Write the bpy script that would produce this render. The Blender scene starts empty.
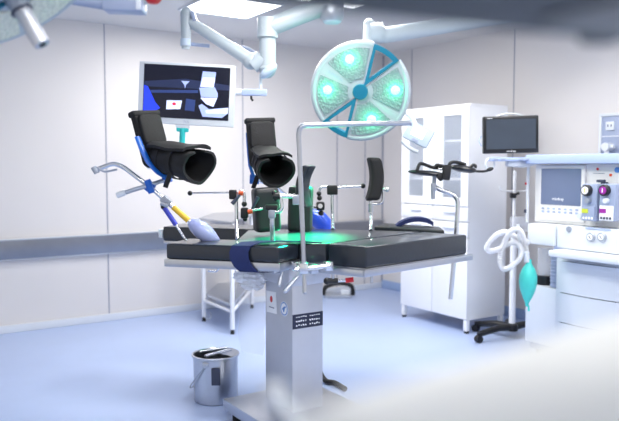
import bpy, bmesh, math, random
from mathutils import Matrix, Vector
random.seed(4)
S = bpy.context.scene
COL = S.collection
PI = math.pi

# ------------------------------------------------------------------ camera
CX, CY, F, EYE = 309.5, 210.5, 700.0, 1.5
TILT = math.atan(44.5 / F)
cam_d = bpy.data.cameras.new('camera')
cam = bpy.data.objects.new('camera', cam_d)
COL.objects.link(cam)
cam.location = (0, 0, EYE)
cam.rotation_euler = (PI / 2 - TILT, 0, 0)
cam_d.sensor_width = 36
cam_d.lens = F / 619 * 36
cam_d.clip_start = 0.02
cam_d.dof.use_dof = True
cam_d.dof.focus_distance = 4.25
cam_d.dof.aperture_fstop = 1.4
S.camera = cam

# ------------------------------------------------------------------ world, exposure
w = bpy.data.worlds.new('world')
S.world = w
w.use_nodes = True
w.node_tree.nodes['Background'].inputs[0].default_value = (1.0, 0.97, 0.95, 1)
w.node_tree.nodes['Background'].inputs[1].default_value = 0.85
S.view_settings.view_transform = 'Standard'
S.view_settings.look = 'None'
S.view_settings.gamma = 1
S.view_settings.use_curve_mapping = False
S.view_settings.exposure = -0.08
PANEL_W = 18.0          # watts of every ceiling panel
PANEL_EMIT = 6.0

# room axes: U runs along the left wall (to the right and away), V along the right wall
TH = math.atan2(700, 1372 - CX)
U = Vector((math.cos(TH), math.sin(TH), 0))
V = Vector((-math.sin(TH), math.cos(TH), 0))
RZ = Matrix.Rotation(TH, 4, 'Z')
CEIL = 2.84
WALL_A, WALL_B = 5.48, 6.686


def RP(a, b, z=0.0):
    p = U * a + V * b
    return Vector((p.x, p.y, z))


def _ray(px, py):
    cx, cy = (px - CX) / F, -(py - CY) / F
    ct, st = math.cos(TILT), math.sin(TILT)
    return Vector((cx, ct + st * cy, -st + ct * cy))


def W(px, py, d):
    r = _ray(px, py)
    k = d / r.y
    return Vector((r.x * k, d, EYE + r.z * k))


def WZ(px, py, z):
    r = _ray(px, py)
    k = (z - EYE) / r.z
    return Vector((r.x * k, r.y * k, z))


def T(p):
    return Matrix.Translation(Vector(p))


def frame(o, x, z):
    """matrix with local x axis along x and local z close to z"""
    x = Vector(x).normalized()
    y = Vector(z).cross(x).normalized()
    zz = x.cross(y)
    m = Matrix((x, y, zz)).transposed().to_4x4()
    m.translation = Vector(o)
    return m


def frame_z(o, z, up=(0, 0, 1)):
    """local z along z, local y close to up"""
    z = Vector(z).normalized()
    x = Vector(up).cross(z).normalized()
    y = z.cross(x)
    m = Matrix((x, y, z)).transposed().to_4x4()
    m.translation = Vector(o)
    return m


# ------------------------------------------------------------------ materials
def lin(h):
    h = h.lstrip('#')
    c = [int(h[i:i + 2], 16) / 255 for i in (0, 2, 4)]
    return [x / 12.92 if x <= 0.04045 else ((x + 0.055) / 1.055) ** 2.4 for x in c]


MATS = {}


def mat(name, hexc, rough=0.5, metal=0.0, emit=None, estr=0.0, alpha=1.0, trans=0.0, noise=0.0, nscale=20.0,
        bump=0.0, bscale=60.0, coat=0.0, spec=0.5):
    m = bpy.data.materials.new(name)
    m.use_nodes = True
    nt = m.node_tree
    b = nt.nodes['Principled BSDF']
    c = lin(hexc)
    b.inputs['Base Color'].default_value = (*c, 1)
    b.inputs['Roughness'].default_value = rough
    b.inputs['Metallic'].default_value = metal
    b.inputs['Specular IOR Level'].default_value = spec
    b.inputs['Alpha'].default_value = alpha
    b.inputs['Transmission Weight'].default_value = trans
    b.inputs['Coat Weight'].default_value = coat
    if emit:
        b.inputs['Emission Color'].default_value = (*lin(emit), 1)
        b.inputs['Emission Strength'].default_value = estr
    tc = nt.nodes.new('ShaderNodeTexCoord')
    if noise:
        n = nt.nodes.new('ShaderNodeTexNoise')
        n.inputs['Scale'].default_value = nscale
        nt.links.new(tc.outputs['Object'], n.inputs['Vector'])
        mx = nt.nodes.new('ShaderNodeMix')
        mx.data_type = 'RGBA'
        nt.links.new(n.outputs['Fac'], mx.inputs['Factor'])
        mx.inputs['A'].default_value = (*[x * (1 - noise) for x in c], 1)
        mx.inputs['B'].default_value = (*[min(1, x * (1 + noise)) for x in c], 1)
        nt.links.new(mx.outputs['Result'], b.inputs['Base Color'])
    if bump:
        n = nt.nodes.new('ShaderNodeTexNoise')
        n.inputs['Scale'].default_value = bscale
        n.inputs['Detail'].default_value = 4
        nt.links.new(tc.outputs['Object'], n.inputs['Vector'])
        bp = nt.nodes.new('ShaderNodeBump')
        bp.inputs['Strength'].default_value = bump
        bp.inputs['Distance'].default_value = 0.01
        nt.links.new(n.outputs['Fac'], bp.inputs['Height'])
        nt.links.new(bp.outputs['Normal'], b.inputs['Normal'])
    MATS[name] = m
    return m


mat('wall_paint', '#dcd9d9', 0.45, noise=0.02, nscale=3)
mat('ceiling_paint', '#dddcdc', 0.7, noise=0.015, nscale=2)
mat('floor_vinyl', '#aec0e6', 0.34, noise=0.03, nscale=6)
mat('cove_vinyl', '#9db4dc', 0.5, noise=0.02)
mat('seam', '#8f93a6', 0.5, noise=0.03)
mat('steel', '#c3c7cf', 0.28, 1.0, noise=0.05, nscale=40, bump=0.03, bscale=200)
mat('rail_steel', '#989ca6', 0.28, 1.0, noise=0.08, nscale=8)
mat('satin_steel', '#c9ccd4', 0.5, 0.8, noise=0.04, nscale=15)
mat('chrome', '#e2e4e8', 0.24, 1.0, noise=0.02)
mat('grey_metal', '#aeb5c2', 0.4, 0.6, noise=0.03)
mat('white_enamel', '#eef0f5', 0.3, noise=0.01)
mat('white_plastic', '#d9dfe8', 0.35, noise=0.01)
mat('panel_plastic', '#eceae8', 0.4, noise=0.01)
mat('pale_blue_plastic', '#abbce2', 0.4, noise=0.02)
mat('blue_grey_plastic', '#9aa6c2', 0.4, noise=0.03)
mat('dark_slot', '#3c4257', 0.6, noise=0.05)
mat('vinyl_pad', '#1f2630', 0.3, coat=0.25, noise=0.06, nscale=12, bump=0.08, bscale=35)
mat('grey_pad', '#25282d', 0.4, noise=0.05, nscale=10, bump=0.05, bscale=30)
mat('black_fabric', '#131418', 0.75, noise=0.15, nscale=30, bump=0.15, bscale=90)
mat('black_lining', '#17181c', 0.8, noise=0.2, nscale=40, bump=0.2, bscale=60)
mat('black_plastic', '#16171b', 0.35, noise=0.1)
mat('black_rubber', '#121318', 0.6, noise=0.1)
mat('navy_strap', '#13245a', 0.7, noise=0.12, nscale=60, bump=0.15, bscale=150)
mat('bright_blue', '#1463c9', 0.35, noise=0.05)
mat('violet_cover', '#adb9f6', 0.2, noise=0.25, nscale=9, coat=0.6)
mat('blue_cover', '#2a55d8', 0.3, noise=0.05, coat=0.4)
mat('violet_rod', '#4b53c0', 0.3, 0.5, noise=0.05)
mat('yellow', '#f0c63c', 0.4, noise=0.04)
mat('orange', '#e0562a', 0.4, noise=0.05)
mat('red', '#d3202c', 0.35, noise=0.05)
mat('teal', '#2cc0c0', 0.35, noise=0.04)
mat('lamp_blue', '#12708f', 0.3, noise=0.03)
mat('lamp_white', '#abb6bf', 0.35, noise=0.02)
mat('lamp_sat', '#b9c9dc', 0.35, noise=0.04)
mat('bag_teal', '#4fe0d6', 0.35, noise=0.06, nscale=25, trans=0.15)
mat('hose_white', '#f4f6fa', 0.35, noise=0.02, alpha=0.7)
mat('clear_plastic', '#f2f6ff', 0.15, noise=0.02, alpha=0.32)
mat('clear_film', '#f6f9ff', 0.3, noise=0.02, alpha=0.10)
mat('cloth_white', '#f0f2f1', 0.85, noise=0.02, nscale=8, bump=0.2, bscale=6)
mat('dark_lamp_shell', '#2c3239', 0.55, noise=0.1, nscale=3)
mat('glass', '#dfe8f6', 0.05, noise=0.01, alpha=0.25)
mat('cabinet_inside', '#b3c0dc', 0.5, noise=0.02)
mat('monitor_black', '#15181f', 0.25, noise=0.05)
mat('screen_off', '#39424f', 0.22, noise=0.25, nscale=4, emit='#3a4656', estr=0.10)
mat('screen_blue_grey', '#68748f', 0.3, noise=0.03, emit='#6a7898', estr=0.2)
mat('screen_navy', '#070a18', 0.2, noise=0.1, emit='#0a1030', estr=0.5)
mat('screen_band', '#1b2444', 0.3, noise=0.1, emit='#27345c', estr=0.5)
mat('screen_blue', '#1c36d0', 0.3, noise=0.05, emit='#2540e0', estr=0.9)
mat('screen_white', '#c9d2f2', 0.3, noise=0.02, emit='#ccd6fa', estr=0.8)
mat('screen_lilac', '#9aa9dd', 0.3, noise=0.05, emit='#a3b2e6', estr=0.7)
mat('screen_slate', '#26386c', 0.3, noise=0.05, emit='#2c4078', estr=0.6)
mat('screen_red', '#c02040', 0.3, noise=0.02, emit='#d02848', estr=0.7)
mat('screen_pale', '#dfe8fb', 0.3, noise=0.02, emit='#dfe8fb', estr=0.9)
mat('panel_light', '#ffffff', 0.6, noise=0.005, emit='#fbfdff', estr=PANEL_EMIT)
mat('led_green', '#b8ffe4', 0.4, noise=0.01, emit='#5cffbe', estr=3.0)
mat('ink_navy', '#1d2440', 0.5, noise=0.05)
mat('ink_white', '#f4f6fa', 0.5, noise=0.01)
mat('ink_blue', '#5d8fd0', 0.5, noise=0.05)
mat('key_yellow', '#c8d23c', 0.4, noise=0.04)
mat('key_purple', '#9c2c9a', 0.4, noise=0.04)
mat('bottle_glass', '#8fa3cc', 0.2, noise=0.2, nscale=14)


def lens_material(name, k, warm=1.0):
    m = bpy.data.materials.new(name)
    m.use_nodes = True
    nt = m.node_tree
    b = nt.nodes['Principled BSDF']
    tc = nt.nodes.new('ShaderNodeTexCoord')
    v = nt.nodes.new('ShaderNodeTexVoronoi')
    v.inputs['Scale'].default_value = 62
    nt.links.new(tc.outputs['Object'], v.inputs['Vector'])
    cr = nt.nodes.new('ShaderNodeValToRGB')
    e = cr.color_ramp.elements
    e[0].position, e[0].color = 0.1, (0.085 * k * warm, 0.115 * k, 0.125 * k / warm, 1)
    e[1].position, e[1].color = 0.5, (0.15 * k * warm, 0.2 * k, 0.22 * k / warm, 1)
    a = cr.color_ramp.elements.new(0.3)
    a.color = (0.20 * k * warm, 0.26 * k, 0.28 * k / warm, 1)
    nt.links.new(v.outputs['Distance'], cr.inputs['Fac'])
    nt.links.new(cr.outputs['Color'], b.inputs['Base Color'])
    b.inputs['Roughness'].default_value = 0.4
    bp = nt.nodes.new('ShaderNodeBump')
    bp.inputs['Strength'].default_value = 0.6
    bp.inputs['Distance'].default_value = 0.01
    nt.links.new(v.outputs['Distance'], bp.inputs['Height'])
    nt.links.new(bp.outputs['Normal'], b.inputs['Normal'])
    MATS[name] = m


lens_material('lamp_lens', 1.35)
lens_material('lamp_lens_pale', 3.1, 1.28)

# ------------------------------------------------------------------ object helpers
ROOT = {}


def thing(name, label, cat, loc=(0, 0, 0), group=None):
    o = bpy.data.objects.new(name, None)
    COL.objects.link(o)
    o.location = Vector(loc)
    o.empty_display_size = 0.1
    tag(o, label, cat, group)
    ROOT[o] = Vector(loc)
    return o


def tag(o, label, cat, group=None):
    o['label'] = label
    o['category'] = cat
    if group:
        o['group'] = group
    return o


class MB:
    """collects shapes given in world coordinates"""

    def __init__(s):
        s.bm = bmesh.new()

    def _take(s, t, M=None):
        if M is not None:
            t.transform(M)
        me = bpy.data.meshes.new('tmp')
        t.to_mesh(me)
        t.free()
        s.bm.from_mesh(me)
        bpy.data.meshes.remove(me)
        return s

    def box(s, size, M, bev=0.0, seg=2):
        """box centred on M"""
        t = bmesh.new()
        bmesh.ops.create_cube(t, size=1)
        t.transform(Matrix.Diagonal((*size, 1)))
        if bev:
            bmesh.ops.bevel(t, geom=t.edges[:], offset=min(bev, min(size) * 0.49), segments=seg, profile=0.6, affect='EDGES')
        return s._take(t, M)

    def rbox(s, a0, a1, b0, b1, z0, z1, bev=0.0, seg=2):
        """box in room coordinates"""
        c = RP((a0 + a1) / 2, (b0 + b1) / 2, (z0 + z1) / 2)
        return s.box((abs(a1 - a0), abs(b1 - b0), abs(z1 - z0)), T(c) @ RZ, bev, seg)

    def prism(s, poly, z0, z1, M=None, bev=0.0, seg=2):
        t = bmesh.new()
        vs = [t.verts.new((p[0], p[1], z0)) for p in poly]
        f = t.faces.new(vs)
        r = bmesh.ops.extrude_face_region(t, geom=[f])
        bmesh.ops.translate(t, verts=[v for v in r['geom'] if isinstance(v, bmesh.types.BMVert)], vec=(0, 0, z1 - z0))
        bmesh.ops.recalc_face_normals(t, faces=t.faces[:])
        if bev:
            bmesh.ops.bevel(t, geom=t.edges[:], offset=bev, segments=seg, profile=0.6, affect='EDGES')
        return s._take(t, M)

    def tube(s, pts, r, n=10, rf=None, cap=True, flat=None):
        pts = [Vector(p) for p in pts]
        t = bmesh.new()
        d0 = (pts[1] - pts[0]).normalized()
        ref = Vector((0, 0, 1)) if abs(d0.z) < 0.9 else Vector((1, 0, 0))
        x = ref.cross(d0).normalized()
        rings = []
        for i, p in enumerate(pts):
            if i == 0:
                d = pts[1] - pts[0]
            elif i == len(pts) - 1:
                d = pts[-1] - pts[-2]
            else:
                d = (pts[i + 1] - p).normalized() + (p - pts[i - 1]).normalized()
            d.normalize()
            x = (x - d * x.dot(d))
            x.normalize()
            y = d.cross(x)
            rr = rf(i / (len(pts) - 1)) if rf else r
            k = flat or 1.0
            rings.append([t.verts.new(p + x * math.cos(2 * PI * j / n) * rr + y * math.sin(2 * PI * j / n) * rr * k) for j in range(n)])
        for a, b in zip(rings, rings[1:]):
            for j in range(n):
                t.faces.new((a[j], a[(j + 1) % n], b[(j + 1) % n], b[j]))
        if cap:
            t.faces.new(rings[0][::-1])
            t.faces.new(rings[-1])
        bmesh.ops.recalc_face_normals(t, faces=t.faces[:])
        return s._take(t)

    def cyl(s, p, q, r, r2=None, n=20):
        r2 = r if r2 is None else r2
        return s.tube([p, q], r, n, rf=lambda u: r + (r2 - r) * u)

    def lathe(s, prof, M=None, n=32, a0=0.0, a1=2 * PI):
        t = bmesh.new()
        full = abs(a1 - a0 - 2 * PI) < 1e-6
        cnt = n if full else n + 1
        rings = []
        for r, z in prof:
            if r < 1e-6:
                v = t.verts.new((0, 0, z))
                rings.append([v] * cnt)
            else:
                rings.append([t.verts.new((r * math.cos(a0 + (a1 - a0) * j / n), r * math.sin(a0 + (a1 - a0) * j / n), z)) for j in range(cnt)])
        for a, b in zip(rings, rings[1:]):
            for j in range(n):
                k = (j + 1) % cnt
                q = []
                for v in (a[j], a[k], b[k], b[j]):
                    if v not in q:
                        q.append(v)
                if len(q) >= 3:
                    t.faces.new(q)
        bmesh.ops.recalc_face_normals(t, faces=t.faces[:])
        return s._take(t, M)

    def ball(s, c, r, M=None, n=16):
        rr = r if hasattr(r, '__len__') else (r, r, r)
        t = bmesh.new()
        bmesh.ops.create_uvsphere(t, u_segments=n, v_segments=max(8, n // 2), radius=1)
        t.transform(Matrix.Diagonal((*rr, 1)))
        m = T(c) if M is None else T(c) @ M
        return s._take(t, m)

    def sheet(s, grid):
        """grid of points, quads"""
        t = bmesh.new()
        g = [[t.verts.new(p) for p in row] for row in grid]
        for i in range(len(g) - 1):
            for j in range(len(g[0]) - 1):
                t.faces.new((g[i][j], g[i][j + 1], g[i + 1][j + 1], g[i + 1][j]))
        bmesh.ops.recalc_face_normals(t, faces=t.faces[:])
        return s._take(t)

    def ringstrip(s, outer, inner, z0, z1, M=None):
        """closed band between two loops of equal count, extruded z0..z1"""
        t = bmesh.new()
        n = len(outer)
        L = [[t.verts.new((p[0], p[1], z)) for p in lp] for lp in (outer, inner) for z in (z0, z1)]
        o0, o1, i0, i1 = L
        for j in range(n):
            k = (j + 1) % n
            t.faces.new((o0[j], o0[k], o1[k], o1[j]))
            t.faces.new((i0[k], i0[j], i1[j], i1[k]))
            t.faces.new((o1[j], o1[k], i1[k], i1[j]))
            t.faces.new((o0[k], o0[j], i0[j], i0[k]))
        bmesh.ops.recalc_face_normals(t, faces=t.faces[:])
        return s._take(t, M)

    def build(s, name, m, parent=None, label=None, smooth=True, kind=None):
        if parent is not None:
            base = ROOT[parent]
        else:
            xs = [v.co for v in s.bm.verts]
            base = Vector(((min(v.x for v in xs) + max(v.x for v in xs)) / 2, (min(v.y for v in xs) + max(v.y for v in xs)) / 2, min(v.z for v in xs)))
        bmesh.ops.translate(s.bm, verts=s.bm.verts[:], vec=-base)
        me = bpy.data.meshes.new(name)
        s.bm.to_mesh(me)
        s.bm.free()
        me.materials.append(MATS[m])
        if smooth:
            me.shade_smooth()
            me.set_sharp_from_angle(angle=math.radians(38))
        o = bpy.data.objects.new(name, me)
        COL.objects.link(o)
        if parent is not None:
            o.parent = parent
        else:
            o.location = base
        ROOT[o] = base
        if label:
            o['label'] = label
        if kind:
            o['kind'] = kind
        return o


def structure(mb, name, m):
    return mb.build(name, m, None, kind='structure')


def smooth_path(pts, k=6, closed=False):
    pts = [Vector(p) for p in pts]
    out = []
    n = len(pts)
    rng = range(n if closed else n - 1)
    for i in rng:
        if closed:
            p0, p1, p2, p3 = pts[(i - 1) % n], pts[i], pts[(i + 1) % n], pts[(i + 2) % n]
        else:
            p0, p1, p2, p3 = pts[max(i - 1, 0)], pts[i], pts[i + 1], pts[min(i + 2, n - 1)]
        for j in range(k):
            t = j / k
            out.append(0.5 * ((2 * p1) + (p2 - p0) * t + (2 * p0 - 5 * p1 + 4 * p2 - p3) * t * t + (3 * p1 - p0 - 3 * p2 + p3) * t ** 3))
    if not closed:
        out.append(pts[-1])
    return out


def text(body, M, size, m, name, parent, align='CENTER'):
    c = bpy.data.curves.new('t', 'FONT')
    c.body = body
    c.size = size
    c.align_x = align
    c.align_y = 'CENTER'
    c.extrude = 0.0005
    o = bpy.data.objects.new('t', c)
    COL.objects.link(o)
    dg = bpy.context.evaluated_depsgraph_get()
    me = bpy.data.meshes.new_from_object(o.evaluated_get(dg))
    bpy.data.objects.remove(o)
    bpy.data.curves.remove(c)
    b = MB()
    t = bmesh.new()
    t.from_mesh(me)
    bpy.data.meshes.remove(me)
    b._take(t, M)
    return b.build(name, m, parent, smooth=False)


def rrect(wd, ht, r, n=4, cx=0, cy=0):
    pts = []
    for sx, sy, a in ((1, 1, 0), (-1, 1, PI / 2), (-1, -1, PI), (1, -1, 1.5 * PI)):
        for i in range(n + 1):
            t = a + PI / 2 * i / n
            pts.append((cx + sx * (wd / 2 - r) + r * math.cos(t), cy + sy * (ht / 2 - r) + r * math.sin(t)))
    return pts


# ================================================================== the room
A0, B0 = -3.6, -3.2
structure(MB().rbox(A0, WALL_A + 0.12, B0, WALL_B + 0.12, -0.1, 0.0), 'floor', 'floor_vinyl')
structure(MB().rbox(A0, WALL_A + 0.12, B0, WALL_B + 0.12, CEIL, CEIL + 0.1), 'ceiling', 'ceiling_paint')
structure(MB().rbox(A0, WALL_A + 0.12, WALL_B, WALL_B + 0.12, 0.0, CEIL), 'wall_left', 'wall_paint')
structure(MB().rbox(WALL_A, WALL_A + 0.12, B0, WALL_B, 0.0, CEIL), 'wall_right', 'wall_paint')
structure(MB().rbox(A0, WALL_A, WALL_B - 0.02, WALL_B, 0.0, 0.07, 0.004), 'baseboard_left', 'white_plastic')
structure(MB().rbox(WALL_A - 0.02, WALL_A, B0, WALL_B - 0.02, 0.0, 0.10, 0.006), 'baseboard_right', 'cove_vinyl')


def a_on_left(px):      # where a vertical line seen at px sits along the left wall
    d = _ray(px, 166)
    k = WALL_B / d.dot(V)
    return (d * k).dot(U)


def b_on_right(px):
    d = _ray(px, 166)
    k = WALL_A / d.dot(U)
    return (d * k).dot(V)


n = 1
for px in (106.5, 243, 337, 365):
    a = a_on_left(px)
    structure(MB().rbox(a - 0.005, a + 0.005, WALL_B - 0.003, WALL_B, 0.07, CEIL), f'trim_{n}', 'seam')
    n += 1
structure(MB().rbox(WALL_A - 0.012, WALL_A, WALL_B - 0.012, WALL_B, 0.07, CEIL), f'trim_{n}', 'seam')
n += 1
for px in (411, 512.5):
    b = b_on_right(px)
    structure(MB().rbox(WALL_A - 0.003, WALL_A, b - 0.005, b + 0.005, 0.1, CEIL), f'trim_{n}', 'seam')
    n += 1

# steel wall rail on the left wall
wr = thing('wall_rail', 'wide brushed steel bumper rail along the left wall at waist height', 'wall rail', RP(0.5, WALL_B - 0.02, 0.66))
MB().rbox(A0, WALL_A - 0.02, WALL_B - 0.035, WALL_B, 0.665, 0.835, 0.006).build('guard_plate', 'rail_steel', wr)
MB().rbox(A0, WALL_A - 0.02, WALL_B - 0.055, WALL_B, 0.835, 0.85, 0.005).build('top_lip', 'steel', wr)
MB().rbox(A0, WALL_A - 0.02, WALL_B - 0.042, WALL_B, 0.655, 0.665, 0.003).build('bottom_lip', 'steel', wr)


# ceiling light panels
def ceiling_light(c, label, watts=PANEL_W):
    o = thing('ceiling_light', label, 'ceiling light', (c.x, c.y, CEIL), 'square light panels in the ceiling')
    hw = 0.335
    out = [(-hw, -hw), (hw, -hw), (hw, hw), (-hw, hw)]
    inn = [(x * 0.95, y * 0.95) for x, y in out]
    M = T((c.x, c.y, 0)) @ RZ
    MB().ringstrip(out, inn, CEIL - 0.012, CEIL - 0.0005, M).build('frame', 'white_plastic', o, smooth=False)
    MB().prism(inn, CEIL - 0.007, CEIL - 0.001, M).build('diffuser', 'panel_light', o, 'glowing white diffuser', smooth=False)
    ld = bpy.data.lights.new('panel_lamp', 'AREA')
    ld.shape = 'SQUARE'
    ld.size = 0.6
    ld.energy = watts
    ld.color = (1.0, 0.95, 0.88)
    lo = bpy.data.objects.new('panel_lamp', ld)
    COL.objects.link(lo)
    lo.location = (0, 0, -0.03)
    lo.parent = o
    return o


pc = (WZ(179, 9.5, CEIL) + WZ(284, 3.4, CEIL)) / 2
ceiling_light(pc, 'glowing square ceiling light panel above the left side of the room', 36.0)
pa, pb = pc.dot(U), pc.dot(V)
for a, b, wt in ((2.3, 3.5, 26.0), (3.3, 4.5, 34.0), (3.9, 2.9, 18.0), (2.3, 1.6, 20.0), (4.0, 1.6, 20.0), (0.6, 1.6, 22.0), (2.3, -0.5, 14.0), (4.0, -0.5, 14.0)):  # unseen panels, added and weighted to brighten the walls and the drape
    if True:
        ceiling_light(RP(a, b), 'unseen square ceiling light panel, added to light the rest of the room', wt)

# ================================================================== surgical table
TZ = 1.07
L0 = WZ(222.6, 398.5, 0.12)
la, lb = L0.dot(U), L0.dot(V)
PA, PB = la + 0.217, lb - 0.137       # pillar's back-left corner in room coordinates
PW, PD = 0.205, 0.30
table = thing('surgical_table', 'grey padded surgical table on a square steel pillar, lit green in the middle', 'operating table', RP(PA + PW / 2, PB - PD / 2, 0))
MB().rbox(la, la + 0.62, lb - 0.85, lb, 0.055, 0.12, 0.008).build('base_plate', 'steel', table)
for aa, bb in ((0.06, -0.07), (0.56, -0.07), (0.06, -0.78), (0.56, -0.78)):
    c = RP(la + aa, lb + bb)
    k = MB()
    k.cyl(c + Vector((0, 0, 0.057)), c + Vector((0, 0, 0.035)), 0.02)
    k.cyl(c + Vector((0, 0, 0.036)), c, 0.028)
    k.build('caster', 'black_rubber', table)
pil = MB()
pil.rbox(PA, PA + PW, PB - PD, PB, 0.118, 0.84, 0.004)
pillar = pil.build('pillar', 'satin_steel', table)
# dark instruction plate on the right face (faces the camera-right side, -V normal)
faceR = frame_z(RP(PA + PW / 2, PB - PD, 0), -V)
faceL = frame_z(RP(PA, PB - PD / 2, 0), -U)
zl = W(293, 318, 3.95).z
dec = MB().box((PW * 0.99, 0.082, 0.002), faceR @ T((0, zl, 0.001))).build('instruction_plate', 'ink_navy', pillar, 'dark navy instruction plate with white symbols')
marks = MB()
for sx in (-1, 1):
    for r in range(3):
        for q in range(5):
            wd = random.uniform(0.006, 0.013)
            marks.box((wd, 0.007 if r else 0.005, 0.001), faceR @ T((sx * 0.045 + (q - 2) * 0.015, zl + 0.026 - r * 0.024 + random.uniform(-0.002, 0.002), 0.0024)) @ Matrix.Rotation(random.choice((0, 0, 0.6, -0.6)) if r else 0, 4, 'Z'))
marks.build('plate_symbol', 'ink_white', table, 'white printed symbols', smooth=False, kind='stuff')
# card with a red dot and round blue emblem on the left face
zc = W(271, 303, 4.05).z
MB().box((0.115, 0.125, 0.002), faceL @ T((-0.075, zc + 0.01, 0.002)) @ Matrix.Rotation(0.05, 4, 'Z')).build('notice_card', 'ink_white', table, 'white card with a red drop')
MB().prism([(0.014 * math.cos(t * PI / 8), 0.019 * math.sin(t * PI / 8)) for t in range(16)], 0.003, 0.0045, faceL @ T((-0.075, zc + 0.028, 0))).build('red_drop', 'red', table)
MB().box((0.06, 0.006, 0.001), faceL @ T((-0.072, zc - 0.02, 0.0035))).build('card_line', 'seam', table)
em = faceL @ T((0.065, zc - 0.005, 0))
MB().prism([(0.042 * math.cos(t * PI / 16), 0.042 * math.sin(t * PI / 16)) for t in range(32)], 0.0005, 0.002, em).build('round_emblem', 'ink_white', table, 'round white and blue sticker')
b = MB()
b.ringstrip([(0.038 * math.cos(t * PI / 16), 0.038 * math.sin(t * PI / 16)) for t in range(32)],
            [(0.032 * math.cos(t * PI / 16), 0.032 * math.sin(t * PI / 16)) for t in range(32)], 0.002, 0.003, em)
b.box((0.04, 0.010, 0.001), em @ T((0, 0.004, 0.003)) @ Matrix.Rotation(0.5, 4, 'Z'))
b.box((0.012, 0.030, 0.001), em @ T((0.0, -0.004, 0.003)) @ Matrix.Rotation(-0.3, 4, 'Z'))
b.build('emblem_print', 'ink_blue', table, smooth=False)


def P2(px, py, z=TZ):
    v = WZ(px, py, z)
    return (v.x, v.y)


def grow(poly, d):
    cx = sum(p[0] for p in poly) / len(poly)
    cy = sum(p[1] for p in poly) / len(poly)
    out = []
    for x, y in poly:
        v = Vector((x - cx, y - cy))
        v = v * ((v.length + d) / v.length)
        out.append((cx + v.x, cy + v.y))
    return out


back = [P2(328, 243.6), P2(366, 246.6), P2(467, 234.8), P2(424, 231.8)]
seat = [P2(300.5, 243.8), P2(326, 243.4), P2(420, 231.6), P2(318, 228.6), P2(248, 230.2), P2(236, 240.2), P2(276, 240.6)]
legn = [P2(166, 243.4), P2(278.5, 247.2), P2(298.2, 243.6), P2(272, 240.9)]
e0, e1 = Vector(legn[0]), Vector(legn[1])
nrm = Vector((-(e1 - e0).y, (e1 - e0).x)).normalized()
legn = [tuple(e0), tuple(e1), legn[2], tuple(e1 + nrm * 0.29 - (e1 - e0).normalized() * 0.02), tuple(e0 + nrm * 0.29)]
legf = [P2(163, 226.6), P2(252, 229.0), P2(252, 229.0), P2(163, 226.6)]
f0, f1 = Vector(legf[0]), Vector(legf[1])
nf = Vector((-(f1 - f0).y, (f1 - f0).x)).normalized()
legf = [tuple(f0), tuple(f1), tuple(f1 + nf * 0.3), tuple(f0 + nf * 0.3)]
MB().prism(back, 0.95, TZ, None, 0.014, 3).build('back_pad', 'vinyl_pad', table)
MB().prism(seat, 0.96, TZ, None, 0.010, 3).build('seat_pad', 'vinyl_pad', table)
MB().prism(legn, 0.985, TZ, None, 0.012, 3).build('leg_pad', 'vinyl_pad', table)
MB().prism(legf, 0.97, TZ, None, 0.010, 3).build('leg_pad', 'vinyl_pad', table)
MB().box((0.03, 0.10, 0.06), frame((*P2(163.5, 231.5, 1.03), 1.02), (f1 - f0).to_3d(), (0, 0, 1)), 0.005).build('end_bracket', 'white_plastic', table)
# steel pans under the pads
MB().prism(grow(legn, 0.012), 0.94, 0.984, None, 0.004).build('leg_plate', 'steel', table)
MB().prism(grow(legf, 0.0), 0.95, 0.969, None, 0.004).build('leg_plate', 'steel', table)
MB().prism(grow(seat, -0.02), 0.935, 0.959, None, 0.004).build('seat_plate', 'steel', table)
MB().prism(grow(back, -0.01), 0.935, 0.949, None, 0.004).build('back_plate', 'steel', table)


# side rails round the back section
def rail(p, q, z, h=0.038, t=0.014):
    p, q = Vector((p[0], p[1], z)), Vector((q[0], q[1], z))
    d = q - p
    M = frame((p + q) / 2, d, (0, 0, 1))
    return MB().box((d.length, t, h), M, 0.004)


gb = grow(back, 0.028)
A_, B_, D_ = Vector(gb[1]), Vector(gb[2]), Vector(gb[0])
rail(A_, B_ + (B_ - A_) * 0.02, 0.927).build('side_rail', 'steel', table)
rail(D_ + (D_ - A_) * 0.3, A_, 0.927).build('side_rail', 'steel', table)
rail(P2(238, 246, 0.96), P2(300, 250, 0.96), 0.945, 0.03).build('side_rail', 'steel', table)
# supporting head between the pillar and the pads
MB().rbox(PA - 0.03, PA + PW + 0.05, PB - PD - 0.01, PB + 0.06, 0.835, 0.935, 0.012).build('tilt_head', 'satin_steel', table)
# clamp handles under the near edge
for (p, q, r0) in (((301, 273, 3.72), (285, 291, 3.66), 0.011), ((304, 270, 3.70), (305, 292, 3.68), 0.010), ((283, 268, 3.75), (279, 285, 3.72), 0.009)):
    k = MB()
    a, c = W(*p), W(*q)
    k.tube([a, a.lerp(c, 0.3), a.lerp(c, 0.6), c], r0, 12, rf=lambda u: r0 * (0.75 + 0.6 * u))
    k.ball(c, r0 * 1.33)
    k.ball(a, r0 * 1.2)
    k.build('clamp_handle', 'steel', table)
for i, px in enumerate((268, 276, 297, 313, 328)):
    MB().box((0.05, 0.04, 0.05), T(W(px, 266 + (i % 2) * 3, 3.76)) @ RZ, 0.008).build('rail_clamp', 'steel' if i % 2 else 'chrome', table)
MB().cyl(W(295, 270, 3.73), W(330, 266, 3.73), 0.012).build('cross_bar', 'chrome', table)
k = MB()
k.cyl(W(326, 281, 3.82), W(338, 281, 3.82), 0.016)
k.ball(W(327, 281, 3.82), 0.02)
k.build('release_knob', 'black_plastic', table)
MB().cyl(W(338, 281, 3.82), W(346, 280.5, 3.82), 0.008).build('release_shaft', 'chrome', table)
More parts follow.
